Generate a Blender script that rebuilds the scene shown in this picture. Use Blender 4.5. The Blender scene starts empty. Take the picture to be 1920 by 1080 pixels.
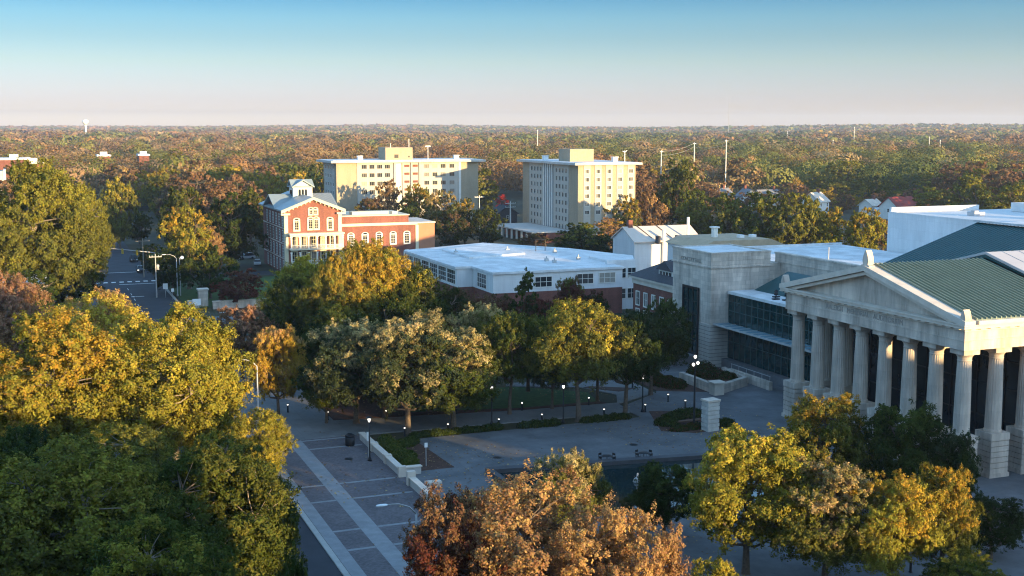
import bpy, math, random
import numpy as np
from mathutils import Vector, Matrix
SC = bpy.context.scene
COL = SC.collection
rad = math.radians
# ------------------------------------------------------------------ camera
CAM_H, FPX = 36.0, 2300.0                      # height above the plaza, focal length in photo pixels
PITCH, YAW = math.atan((540 - 238) / FPX), rad(21.6)
cd = bpy.data.cameras.new('camera'); cam = bpy.data.objects.new('camera', cd); COL.objects.link(cam)
cam.location = (0, 0, CAM_H); cam.rotation_euler = (math.pi / 2 - PITCH, 0, -YAW)
cd.sensor_width = 36; cd.lens = FPX / 1920 * 36; cd.clip_start = 0.5; cd.clip_end = 30000
SC.camera = cam
# ------------------------------------------------------------------ sun, sky, exposure
SUN_EL, SUN_AZ = 5.0, 24.0                     # low evening sun behind the viewpoint, a little to the right
S = Vector((math.sin(rad(SUN_AZ)) * math.cos(rad(SUN_EL)), -math.cos(rad(SUN_AZ)) * math.cos(rad(SUN_EL)), math.sin(rad(SUN_EL))))
sd = bpy.data.lights.new('sun', 'SUN'); so = bpy.data.objects.new('sun', sd); COL.objects.link(so)
sd.energy = 4.3; sd.angle = rad(0.5); sd.color = (1.0, 0.70, 0.33)
so.rotation_euler = (-S).to_track_quat('-Z', 'Y').to_euler(); so.location = (60, -60, 90)
W = bpy.data.worlds.new('World'); SC.world = W; W.use_nodes = True
nt = W.node_tree; nt.nodes.clear()
sky = nt.nodes.new('ShaderNodeTexSky'); sky.sky_type = 'NISHITA'; sky.sun_disc = False
sky.sun_elevation = rad(SUN_EL); sky.sun_rotation = rad(180 - SUN_AZ); sky.altitude = 100; sky.air_density = 1.0; sky.dust_density = 0.6; sky.ozone_density = 2.0
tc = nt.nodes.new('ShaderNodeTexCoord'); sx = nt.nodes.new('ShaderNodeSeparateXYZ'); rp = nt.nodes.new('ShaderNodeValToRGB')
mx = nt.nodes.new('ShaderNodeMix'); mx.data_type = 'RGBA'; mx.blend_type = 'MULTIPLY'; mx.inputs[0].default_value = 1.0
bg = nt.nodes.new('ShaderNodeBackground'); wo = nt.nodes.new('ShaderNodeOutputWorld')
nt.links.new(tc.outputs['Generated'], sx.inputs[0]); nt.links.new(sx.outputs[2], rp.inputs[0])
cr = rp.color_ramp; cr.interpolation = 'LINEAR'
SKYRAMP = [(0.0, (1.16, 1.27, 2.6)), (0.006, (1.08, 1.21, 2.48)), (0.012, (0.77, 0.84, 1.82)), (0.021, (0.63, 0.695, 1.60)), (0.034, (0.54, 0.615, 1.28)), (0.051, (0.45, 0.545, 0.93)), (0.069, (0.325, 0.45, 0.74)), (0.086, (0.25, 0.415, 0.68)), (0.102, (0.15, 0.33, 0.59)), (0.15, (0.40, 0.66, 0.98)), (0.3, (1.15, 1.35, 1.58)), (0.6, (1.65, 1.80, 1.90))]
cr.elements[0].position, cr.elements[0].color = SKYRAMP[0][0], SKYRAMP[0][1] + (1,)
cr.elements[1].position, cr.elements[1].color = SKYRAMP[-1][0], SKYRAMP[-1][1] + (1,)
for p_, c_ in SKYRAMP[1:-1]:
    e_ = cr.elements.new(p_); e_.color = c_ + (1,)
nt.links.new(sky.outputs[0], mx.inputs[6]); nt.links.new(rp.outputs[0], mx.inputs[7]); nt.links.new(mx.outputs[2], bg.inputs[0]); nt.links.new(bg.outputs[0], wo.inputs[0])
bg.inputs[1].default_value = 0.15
SC.view_settings.view_transform = 'Standard'; SC.view_settings.look = 'None'; SC.view_settings.gamma = 1; SC.view_settings.use_curve_mapping = False
SC.view_settings.exposure = 1.66
SC.render.engine = 'CYCLES'
cy = SC.cycles; cy.use_denoising = True; cy.max_bounces = 6; cy.diffuse_bounces = 3; cy.glossy_bounces = 3; cy.transmission_bounces = 4; cy.volume_bounces = 0; cy.transparent_max_bounces = 6
cy.pixel_filter_type = 'BLACKMAN_HARRIS'; cy.filter_width = 1.15; cy.use_adaptive_sampling = True; cy.adaptive_threshold = 0.02; cy.sample_clamp_indirect = 4
# ------------------------------------------------------------------ helpers
_c, _s = math.cos(PITCH), math.sin(PITCH)
F = Vector((math.sin(YAW) * _c, math.cos(YAW) * _c, -_s)); R = Vector((math.cos(YAW), -math.sin(YAW), 0)); U = R.cross(F); CP = Vector((0, 0, CAM_H))
def ray(u, v): return F + (u - 960) / FPX * R + (540 - v) / FPX * U
def P(u, v, z=0.0):                            # ground point seen at photo pixel (u, v)
    r = ray(u, v); return CP + r * ((z - CAM_H) / r.z)
def aty(u, v, Y): r = ray(u, v); return CP + r * (Y / r.y)
def hgt(u, vb, vt):                            # height of an upright thing standing at (u, vb) whose top is seen at vt
    p = P(u, vb); d = math.hypot(p.x, p.y); r = ray(u, vt); return CAM_H + r.z / math.hypot(r.x, r.y) * d
def depth(p): return (Vector(p) - CP).dot(F)
rnd = random.Random(7)
NP = np.random.default_rng(11)
OFF = {}
class MB:
    def __init__(s): s.v, s.f, s.m = [], [], []
    def add(s, vs, fs, m=0):
        b = len(s.v); s.v += [tuple(q) for q in vs]; s.f += [tuple(b + i for i in f) for f in fs]; s.m += [m] * len(fs); return s
    def box(s, x0, x1, y0, y1, z0, z1, m=0):
        return s.add([(x0, y0, z0), (x1, y0, z0), (x1, y1, z0), (x0, y1, z0), (x0, y0, z1), (x1, y0, z1), (x1, y1, z1), (x0, y1, z1)],
                     [(0, 3, 2, 1), (4, 5, 6, 7), (0, 1, 5, 4), (1, 2, 6, 5), (2, 3, 7, 6), (3, 0, 4, 7)], m)
    def prism(s, pts, axis, a, b, m=0):        # polygon pts (2-D) swept along 'x', 'y' or 'z' from a to b
        n = len(pts)
        def q(p, t): return (t, p[0], p[1]) if axis == 'x' else (p[0], t, p[1]) if axis == 'y' else (p[0], p[1], t)
        vs = [q(p, a) for p in pts] + [q(p, b) for p in pts]
        fs = [tuple(range(n))[::-1], tuple(range(n, 2 * n))] + [(i, (i + 1) % n, n + (i + 1) % n, n + i) for i in range(n)]
        return s.add(vs, fs, m)
    def tube(s, pts, rs, n=8, m=0, cap=True):
        pts = [Vector(p) for p in pts]; rs = rs if isinstance(rs, (list, tuple)) else [rs] * len(pts); vs = []
        for i, p in enumerate(pts):
            t = (pts[min(i + 1, len(pts) - 1)] - pts[max(i - 1, 0)]).normalized()
            a = t.cross(Vector((0, 0, 1)) if abs(t.z) < .9 else Vector((1, 0, 0))).normalized(); b = t.cross(a)
            vs += [p + (a * math.cos(k * 2 * math.pi / n) + b * math.sin(k * 2 * math.pi / n)) * rs[i] for k in range(n)]
        fs = [(i * n + k, i * n + (k + 1) % n, (i + 1) * n + (k + 1) % n, (i + 1) * n + k) for i in range(len(pts) - 1) for k in range(n)]
        if cap: fs += [tuple(range(n))[::-1], tuple((len(pts) - 1) * n + k for k in range(n))]
        return s.add(vs, fs, m)
    def lathe(s, c, prof, n=16, m=0):
        vs = [(c[0] + r * math.cos(k * 2 * math.pi / n), c[1] + r * math.sin(k * 2 * math.pi / n), c[2] + z) for r, z in prof for k in range(n)]
        fs = [(i * n + k, i * n + (k + 1) % n, (i + 1) * n + (k + 1) % n, (i + 1) * n + k) for i in range(len(prof) - 1) for k in range(n)]
        fs += [tuple(range(n))[::-1], tuple((len(prof) - 1) * n + k for k in range(n))]
        return s.add(vs, fs, m)
    def build(s, name, mats, parent=None, smooth=False):
        o_ = Vector(OFF.get(parent.name, (0, 0, 0))) if parent else Vector((0, 0, 0))
        me = bpy.data.meshes.new(name); me.from_pydata([(a - o_.x, b - o_.y, c - o_.z) for a, b, c in s.v], [], s.f)
        mats = mats if isinstance(mats, (list, tuple)) else [mats]
        for q in mats: me.materials.append(q)
        me.polygons.foreach_set('material_index', s.m)
        if smooth: me.polygons.foreach_set('use_smooth', [True] * len(s.f))
        me.update()
        o = bpy.data.objects.new(name, me); COL.objects.link(o)
        if parent: o.parent = parent; OFF[o.name] = tuple(o_)
        return o
def tag(o, label=None, cat=None, group=None, kind=None):
    if label: o['label'] = label
    if cat: o['category'] = cat
    if group: o['group'] = group
    if kind: o['kind'] = kind
    return o
def thing(name, label, cat, loc=(0, 0, 0), rz=0.0, group=None, local=False):
    o = bpy.data.objects.new(name, None); COL.objects.link(o); o.location = loc; o.rotation_euler = (0, 0, rz); o.empty_display_size = 0.5
    OFF[o.name] = (0, 0, 0) if local else tuple(loc)
    return tag(o, label, cat, group)
def copy_tree(o, parent=None):
    c = o.copy(); COL.objects.link(c); OFF[c.name] = OFF.get(o.name, (0, 0, 0))
    if parent: c.parent = parent
    for ch in list(o.children): copy_tree(ch, c)
    return c
def place(o, loc, rz=None, label=None, group=None, scale=None):
    o.location = loc
    if rz is not None: o.rotation_euler = (0, 0, rz)
    if scale is not None: o.scale = scale
    return tag(o, label, None, group)
def sub(o, loc, rz=0.0, parent=None):          # a copied part at a new place on its thing
    c = o.copy(); COL.objects.link(c); c.location = loc; c.rotation_euler = (0, 0, rz)
    if parent: c.parent = parent
    OFF[c.name] = (0, 0, 0)
    for ch in list(o.children):
        d = ch.copy(); COL.objects.link(d); d.parent = c
    return c
# ------------------------------------------------------------------ materials
MATS = {}
def mat(name, c, rough=0.8, var=0.12, scale=1.5, metal=0.0, bump=0.0, spec=0.3, c2=None, detail=4):
    m = bpy.data.materials.new(name); m.use_nodes = True; n = m.node_tree; b = n.nodes['Principled BSDF']
    b.inputs['Roughness'].default_value = rough; b.inputs['Metallic'].default_value = metal; b.inputs['Specular IOR Level'].default_value = spec
    t = n.nodes.new('ShaderNodeTexCoord'); z = n.nodes.new('ShaderNodeTexNoise'); z.inputs['Scale'].default_value = scale; z.inputs['Detail'].default_value = detail; z.inputs['Roughness'].default_value = .65
    r = n.nodes.new('ShaderNodeValToRGB'); n.links.new(t.outputs['Object'], z.inputs['Vector']); n.links.new(z.outputs[0], r.inputs[0])
    c2 = c2 or tuple(min(1, q * (1 + var)) for q in c); c1 = tuple(q * (1 - var) for q in c)
    r.color_ramp.elements[0].position = .3; r.color_ramp.elements[1].position = .7
    r.color_ramp.elements[0].color = c1 + (1,); r.color_ramp.elements[1].color = tuple(c2) + (1,)
    n.links.new(r.outputs[0], b.inputs['Base Color'])
    if bump:
        bp = n.nodes.new('ShaderNodeBump'); bp.inputs['Strength'].default_value = bump; bp.inputs['Distance'].default_value = .05
        n.links.new(z.outputs[0], bp.inputs['Height']); n.links.new(bp.outputs[0], b.inputs['Normal'])
    MATS[name] = m; return m
def blocks(name, c, mortar, bw, bh, msize=.012, var=.18, rough=.85, stain=.25, offset=.5, bump=.4, flat=False):
    """stone blocks, bricks or paving slabs: courses across x+y and up z (or across x and y when flat), with weather stains"""
    m = bpy.data.materials.new(name); m.use_nodes = True; n = m.node_tree; b = n.nodes['Principled BSDF']; b.inputs['Roughness'].default_value = rough; b.inputs['Specular IOR Level'].default_value = .25
    t = n.nodes.new('ShaderNodeTexCoord'); sp = n.nodes.new('ShaderNodeSeparateXYZ'); ad = n.nodes.new('ShaderNodeMath'); cb = n.nodes.new('ShaderNodeCombineXYZ')
    n.links.new(t.outputs['Object'], sp.inputs[0])
    if flat:
        n.links.new(sp.outputs[0], cb.inputs[0]); n.links.new(sp.outputs[1], cb.inputs[1])
    else:
        n.links.new(sp.outputs[0], ad.inputs[0]); n.links.new(sp.outputs[1], ad.inputs[1]); n.links.new(ad.outputs[0], cb.inputs[0]); n.links.new(sp.outputs[2], cb.inputs[1])
    k = n.nodes.new('ShaderNodeTexBrick'); k.offset = offset; k.inputs['Scale'].default_value = 1; k.inputs['Brick Width'].default_value = bw; k.inputs['Row Height'].default_value = bh; k.inputs['Mortar Size'].default_value = msize; k.inputs['Mortar Smooth'].default_value = .3
    k.inputs['Color1'].default_value = tuple(q * (1 - var) for q in c) + (1,); k.inputs['Color2'].default_value = tuple(min(1, q * (1 + var)) for q in c) + (1,); k.inputs['Mortar'].default_value = tuple(mortar) + (1,)
    n.links.new(cb.outputs[0], k.inputs['Vector'])
    z = n.nodes.new('ShaderNodeTexNoise'); z.inputs['Scale'].default_value = .22; z.inputs['Detail'].default_value = 6; z.inputs['Roughness'].default_value = .7
    mp = n.nodes.new('ShaderNodeMapping'); mp.inputs['Scale'].default_value = (1, 1, 1) if flat else (2.2, 2.2, .35); n.links.new(t.outputs['Object'], mp.inputs['Vector']); n.links.new(mp.outputs[0], z.inputs['Vector'])
    mr = n.nodes.new('ShaderNodeMapRange'); mr.inputs[1].default_value = .35; mr.inputs[2].default_value = .65; mr.inputs[3].default_value = 1 - stain; mr.inputs[4].default_value = 1 + stain * .4; n.links.new(z.outputs[0], mr.inputs[0])
    mu = n.nodes.new('ShaderNodeMix'); mu.data_type = 'RGBA'; mu.blend_type = 'MULTIPLY'; mu.inputs[0].default_value = 1
    n.links.new(k.outputs['Color'], mu.inputs[6]); n.links.new(mr.outputs[0], mu.inputs[7]); n.links.new(mu.outputs[2], b.inputs['Base Color'])
    if bump:
        bp = n.nodes.new('ShaderNodeBump'); bp.invert = True; bp.inputs['Strength'].default_value = bump; bp.inputs['Distance'].default_value = .03; n.links.new(k.outputs['Fac'], bp.inputs['Height']); n.links.new(bp.outputs[0], b.inputs['Normal'])
    MATS[name] = m; return m
def glass(name, c=(.02, .03, .035), rough=.06, spec=.6):
    m = mat(name, c, rough, .3, .35, 0, 0, spec); return m
def glow(name, c, e):
    m = bpy.data.materials.new(name); m.use_nodes = True; b = m.node_tree.nodes['Principled BSDF']; b.inputs['Base Color'].default_value = c + (1,)
    b.inputs['Emission Color'].default_value = c + (1,); b.inputs['Emission Strength'].default_value = e; m.cycles.emission_sampling = 'NONE'; MATS[name] = m; return m
limestone = blocks('limestone_ashlar', (.67, .57, .475), (.43, .37, .31), 1.5, .62, .012, .12, .85, .42)
rustic = blocks('rusticated_stone', (.58, .52, .45), (.16, .15, .14), 6.0, .56, .035, .06, .85, .25, 0, .8)
smoothstone = blocks('smooth_limestone', (.64, .545, .455), (.51, .44, .365), 2.6, 1.0, .008, .05, .85, .45, .5, .15)
trimstone = mat('pale_trim_stone', (.68, .59, .49), .8, .12, .6)
whitepaint = mat('white_painted_trim', (.80, .77, .70), .6, .06, .8)
whiteroof = blocks('white_membrane_roof', (.76, .76, .75), (.60, .60, .60), 9.0, 1.9, .035, .03, .75, .28, .5, .1, True)
whitewall = blocks('white_panel_wall', (.74, .74, .73), (.60, .60, .60), 2.4, 1.9, .012, .03, .75, .12, 0, .2)
tealmetal = mat('teal_metal_roof', (.018, .085, .088), .45, .12, .5, .0, spec=.4)
greenmetal = mat('green_standing_seam_roof', (.21, .255, .19), .5, .10, .5, spec=.4)
greymetal = mat('pale_grey_metal_roof', (.52, .50, .50), .5, .06, .4)
brick = blocks('red_brick', (.24, .088, .068), (.30, .2, .16), .24, .085, .006, .18, .85, .22)
brickdark = blocks('dark_red_brick', (.21, .075, .055), (.2, .14, .12), .24, .085, .006, .18, .85, .22)
tanbrick = blocks('tan_brick', (.39, .32, .225), (.5, .42, .3), .24, .085, .006, .08, .85, .1)
creampanel = blocks('cream_panel_wall', (.49, .46, .40), (.6, .57, .5), 2.9, 2.85, .02, .02, .8, .08, 0, .2)
paintbrick = mat('ochre_painted_wall', (.44, .21, .125), .85, .08, .6)
paleconcrete = mat('pale_concrete', (.55, .53, .49), .85, .14, .4, detail=7)
darkglass = glass('dark_window_glass', (.022, .028, .032))
panem = mat('window_pane', (.022, .028, .032), .07, .3, .35, spec=.6)
_n = panem.node_tree; _b = _n.nodes['Principled BSDF']; _oi = _n.nodes.new('ShaderNodeObjectInfo'); _r = _n.nodes.new('ShaderNodeValToRGB'); _r.color_ramp.interpolation = 'CONSTANT'   # some windows have pale blinds down
_r.color_ramp.elements[0].color = (.02, .026, .03, 1); _r.color_ramp.elements[1].position = .62; _r.color_ramp.elements[1].color = (.075, .075, .072, 1)
_e = _r.color_ramp.elements.new(.8); _e.color = (.20, .19, .17, 1); _e = _r.color_ramp.elements.new(.94); _e.color = (.36, .34, .29, 1)
_n.links.new(_oi.outputs['Random'], _r.inputs[0]); _n.links.new(_r.outputs[0], _b.inputs['Base Color'])
tealglass = glass('teal_lobby_glass', (.005, .036, .038), .05, .5)
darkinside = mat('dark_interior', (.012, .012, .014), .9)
darkmetal = mat('black_painted_metal', (.018, .018, .02), .5)
greypole = mat('grey_galvanised_metal', (.45, .45, .44), .5, .08)
white_metal = mat('white_painted_metal', (.82, .82, .8), .5, .05)
slate = mat('dark_shingle_roof', (.065, .065, .072), .85, .2, 2.0)
greyroof = mat('grey_shingle_roof', (.22, .22, .23), .85, .15, 1.5)
tanroof = mat('tan_gravel_roof', (.50, .37, .24), .9, .12, .7)
pinkroof = mat('pale_pink_metal_roof', (.72, .60, .50), .7, .05, .5)
silverroof = mat('silver_seam_roof', (.27, .33, .34), .45, .08, .6)
redroof = mat('red_metal_roof', (.30, .05, .04), .6, .1)
bark = mat('grey_brown_bark', (.13, .10, .075), .95, .3, 3, bump=.3)
palebark = mat('pale_bark', (.28, .23, .18), .95, .25, 3, bump=.3)
wood = mat('weathered_pole_wood', (.30, .25, .19), .9, .2, 4)
lamp_glow = glow('lit_lamp', (1.0, .93, .80), 1.1)
yellowpaint = mat('yellow_signal_housing', (.62, .42, .03), .5, .05)
asphalt = mat('asphalt', (.050, .052, .060), .9, .22, .25, detail=9)
roadpaint = mat('road_paint', (.70, .70, .68), .7, .15, 3)
pavers = blocks('brown_brick_paving', (.155, .136, .140), (.13, .116, .12), .22, .11, .004, .22, .9, .22, .5, 0, True)
bandcon = mat('pale_concrete_band', (.27, .275, .28), .9, .16, .8)
plazacon = blocks('grey_plaza_concrete', (.155, .160, .166), (.115, .12, .125), 3.0, 3.0, .02, .05, .85, .30, 0, .1, True)
walkcon = blocks('walkway_concrete', (.21, .212, .21), (.15, .155, .155), 1.8, 1.8, .015, .04, .9, .2, 0, .1, True)
kerbcon = mat('kerb_concrete', (.42, .41, .38), .9, .1, 1)
mulch = mat('brown_mulch', (.085, .045, .032), .95, .35, 2.5, bump=.5)
lawnm = mat('mown_grass', (.05, .098, .026), .95, .3, 1.2, bump=.3)
earth = mat('leaf_littered_earth', (.055, .048, .028), .97, .4, .08, c2=(.075, .070, .034), detail=9)
hill_m = mat('wooded_hill', (.070, .062, .034), .97, .4, .02, c2=(.12, .085, .045), detail=10)
water = mat('pool_water', (.015, .03, .032), .04, .2, .5, spec=.6, bump=.05)
def leafmat(name, hv=.05, trans=.30):
    m = bpy.data.materials.new(name); m.use_nodes = True; n = m.node_tree; n.nodes.clear(); L = n.links.new
    oi = n.nodes.new('ShaderNodeObjectInfo'); tint = n.nodes.new('ShaderNodeAttribute'); tint.attribute_type = 'OBJECT'; tint.attribute_name = 'leaf_tint'
    lf = n.nodes.new('ShaderNodeAttribute'); lf.attribute_name = 'leaf'; cl = n.nodes.new('ShaderNodeAttribute'); cl.attribute_name = 'clump'
    mr = n.nodes.new('ShaderNodeMapRange'); mr.interpolation_type = 'SMOOTHSTEP'; mr.inputs[1].default_value = .40; mr.inputs[2].default_value = .82; L(cl.outputs['Fac'], mr.inputs[0])  # higher clumps take the tip colour; on the willow oaks this paints sun over shade
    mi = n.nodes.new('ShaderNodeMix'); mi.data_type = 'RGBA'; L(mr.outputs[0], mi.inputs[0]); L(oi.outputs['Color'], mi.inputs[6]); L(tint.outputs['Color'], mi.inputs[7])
    hs = n.nodes.new('ShaderNodeHueSaturation'); L(mi.outputs[2], hs.inputs['Color'])
    h = n.nodes.new('ShaderNodeMapRange'); h.inputs[3].default_value = .5 - hv; h.inputs[4].default_value = .5 + hv * .7; L(lf.outputs['Fac'], h.inputs[0]); L(h.outputs[0], hs.inputs['Hue'])
    fr = n.nodes.new('ShaderNodeMath'); fr.operation = 'FRACT'; mu = n.nodes.new('ShaderNodeMath'); mu.operation = 'MULTIPLY'; mu.inputs[1].default_value = 7.31; L(lf.outputs['Fac'], mu.inputs[0]); L(mu.outputs[0], fr.inputs[0])
    v = n.nodes.new('ShaderNodeMapRange'); v.inputs[3].default_value = .70; v.inputs[4].default_value = 1.32; L(fr.outputs[0], v.inputs[0]); L(v.outputs[0], hs.inputs['Value'])
    d = n.nodes.new('ShaderNodeBsdfDiffuse'); t = n.nodes.new('ShaderNodeBsdfTranslucent'); ms = n.nodes.new('ShaderNodeMixShader'); ms.inputs[0].default_value = trans; o = n.nodes.new('ShaderNodeOutputMaterial')
    L(hs.outputs[0], d.inputs[0]); L(hs.outputs[0], t.inputs[0]); L(d.outputs[0], ms.inputs[1]); L(t.outputs[0], ms.inputs[2]); L(ms.outputs[0], o.inputs[0])
    return m
leafm = leafmat('autumn_leaves', .028, .34)
farleaf = bpy.data.materials.new('distant_foliage'); farleaf.use_nodes = True
_n = farleaf.node_tree; _a = _n.nodes.new('ShaderNodeAttribute'); _a.attribute_name = 'tint'; _b = _n.nodes['Principled BSDF']; _b.inputs['Roughness'].default_value = 1; _b.inputs['Specular IOR Level'].default_value = 0
_n.links.new(_a.outputs['Color'], _b.inputs['Base Color'])
# ------------------------------------------------------------------ ground and streets
def far_z(x, y):
    """gentle hills that only start well beyond the town"""
    d = np.hypot(x, y); k = np.clip((d - 900) / 2600, 0, 1)
    return .42 * k * (9 + 9 * np.sin(x / 830 + y / 1310 + 1.0) + 7 * np.sin(x / 410 - y / 690) + 5 * np.sin(y / 350 + 2) ) + .5 * np.clip((d - 4200) / 3500, 0, 1) * (14 + 14 * np.sin(x / 1500 + .6)) + np.clip((d - 2500) / 2500, 0, 1) * 10 * np.clip((x / np.maximum(y, 1) - .65) * 4, 0, 1)
def ground():
    rs = [0, 60, 140, 260, 420, 620, 900, 1150, 1400, 1700, 2000, 2300, 2600, 3000, 3400, 3800, 4200, 4700, 5200, 5800, 6500, 7300, 8200]; na = 144; vs, fs = [(0, 0, 0)], []
    for r in rs[1:]:
        for k in range(na):
            a = 2 * math.pi * k / na; x, y = r * math.sin(a), r * math.cos(a); vs.append((x, y, float(far_z(x, y)) if y > 0 else 0.0))
    for k in range(na): fs.append((0, 1 + (k + 1) % na, 1 + k))
    for i in range(len(rs) - 2):
        for k in range(na): fs.append((1 + i * na + k, 1 + i * na + (k + 1) % na, 1 + (i + 1) * na + (k + 1) % na, 1 + (i + 1) * na + k))
    return tag(MB().add(vs, fs).build('ground', earth, smooth=True), kind='structure')
ground()
def sheet(name, poly, z, m, thick=0.0):
    b = MB()
    if thick: b.prism(poly, 'z', z - thick, z)
    else: b.add([(x, y, z) for x, y in poly], [tuple(range(len(poly)))])
    return tag(b.build(name, m), kind='structure')
ROADL = [(9.0, -160), (9.0, 150), (13, 190), (13, 620)]; ROADR = [(28, 620), (28, 190), (22.4, 150), (22.4, -160)]
sheet('road', ROADL + ROADR, .012, asphalt)
sheet('cross_road', [(-160, 300), (12.98, 300), (12.98, 314), (-160, 314)], .008, asphalt); sheet('side_road', [(28.02, 300), (56, 300), (56, 309), (28.02, 309)], .008, asphalt)
# pavements with a real kerb step; the promenade, plaza and paths sit on top of them
sheet('kerb', [(22.4, -160), (22.9, -160), (22.9, 150), (28.5, 190), (28.5, 297), (28.0, 297), (28.0, 190), (22.4, 150)], .13, kerbcon, .2)
sheet('promenade', [(22.9, 20), (36.0, 20), (36.0, 137.5), (22.9, 137.5)], .12, pavers, .15)
sheet('pavement', [(22.9, 137.52), (33.98, 137.52), (33.98, 200), (36, 236), (28.5, 236), (28.5, 190), (22.9, 150)], .12, walkcon, .15)
sheet('pavement', [(2.5, -60), (8.6, -60), (8.6, 150), (12.6, 190), (12.6, 298), (7, 298), (7, 190), (2.5, 150)], .12, walkcon, .15)
sheet('kerb', [(8.6, -60), (9.0, -60), (9.0, 150), (13, 190), (13, 298), (12.6, 298), (12.6, 190), (8.6, 150)], .13, kerbcon, .2)
sheet('plaza', [(36.02, 20), (96.4, 20), (96.4, 131.0), (70, 133.2), (36.02, 133.2)], .12, plazacon, .15)
sheet('plaza_upper', [(70.0, 133.22), (96.4, 131.02), (96.4, 161), (88, 161), (78.5, 145), (70, 139)], .118, plazacon, .15)
b = MB()                                        # concrete bands let into the brick promenade
b.add([(26.6, 20, .124), (28.2, 20, .124), (28.2, 137.4, .124), (26.6, 137.4, .124)], [(0, 1, 2, 3)])
b.add([(22.95, 20, .124), (24.1, 20, .124), (24.1, 137.4, .124), (22.95, 137.4, .124)], [(0, 1, 2, 3)])
for y in (70.5, 76, 85.5, 91, 99.1, 104.3, 113.4, 118.8, 133.0, 136.9):
    for x0, x1 in ((24.12, 26.58), (28.22, 34.3)): b.add([(x0, y - .22, .124), (x1, y - .22, .124), (x1, y + .22, .124), (x0, y + .22, .124)], [(0, 1, 2, 3)])
tag(b.build('promenade_bands', bandcon), kind='structure')
sheet('path', [(34.0, 137.52), (69.98, 136.0), (71, 141.6), (58, 142.2), (34.0, 145.6)], .116, walkcon, .15)
sheet('path', [(70.6, 140.9), (78.4, 145.2), (79, 154), (70, 157), (62, 158.5), (61, 156.5), (70.5, 152), (73, 146)], .114, walkcon, .15)
sheet('lawn', [(44, 146.5), (58, 143.6), (69, 143.4), (70, 149), (62, 155.8), (46, 158)], .10, lawnm, .1)
sheet('mulch_bed', [(34, 146), (44, 144.6), (57.8, 142.8), (69.6, 142.2), (69, 143.38), (58, 143.58), (43.9, 146.48), (46, 158), (61, 158.8), (58, 176), (36, 176)], .09, mulch, .1)
sheet('mulch_bed', [(35.6, 120.2), (41.0, 120.2), (40.4, 133.0), (35.6, 133.0)], .16, mulch, .05)
sheet('mulch_bed', [(74.2, 147.6), (77.3, 148.6), (71.8, 152.2), (70.7, 151.6)], .16, mulch, .05)
sheet('mulch_bed', [(79.2, 146), (85.6, 142.6), (87, 146), (84, 157), (79.6, 156)], .13, mulch, .05)
sheet('mulch_bed', [(69.0, 126.0), (72.4, 123.6), (78.4, 124.8), (79.2, 133), (72.4, 135.6)], .165, mulch, .05)
sheet('theatre_terrace', [(96.42, 126.9), (100, 126.9), (100, 165), (84, 175), (86.5, 161.02), (88, 161.02), (96.42, 161.02)], 1.4, plazacon, 1.6)
sheet('parking_lot', [(-70, 60), (2.3, 60), (2.3, 170), (-70, 170)], .02, asphalt)
b = MB()                                        # crosswalk dashes, stop bar, arrow and lane marks
for k in range(8): b.add([(14 + k * 1.8, 297.4, .017), (15 + k * 1.8, 297.4, .017), (15 + k * 1.8, 299.2, .017), (14 + k * 1.8, 299.2, .017)], [(0, 1, 2, 3)])
b.add([(16, 318.0, .017), (26, 318.0, .017), (26, 318.6, .017), (16, 318.6, .017)], [(0, 1, 2, 3)]); b.add([(19, 293.2, .017), (27.4, 293.2, .017), (27.4, 293.8, .017), (19, 293.8, .017)], [(0, 1, 2, 3)])
b.add([(20.8, 271, .017), (22.6, 271, .017), (22.6, 271.5, .017), (20.8, 271.5, .017)], [(0, 1, 2, 3)]); b.add([(20.4, 270.4, .017), (20.8, 271.25, .017), (20.4, 272.1, .017), (19.8, 271.25, .017)], [(0, 1, 2, 3)])
for y in range(40, 290, 9):
    xm = 15.6 if y < 150 else 15.6 + min(1, (y - 150) / 40) * 4.6; b.add([(xm, y, .017), (xm + .14, y, .017), (xm + .14, y + 3, .017), (xm, y + 3, .017)], [(0, 1, 2, 3)])
tag(b.build('road_markings', roadpaint), kind='structure')
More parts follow.
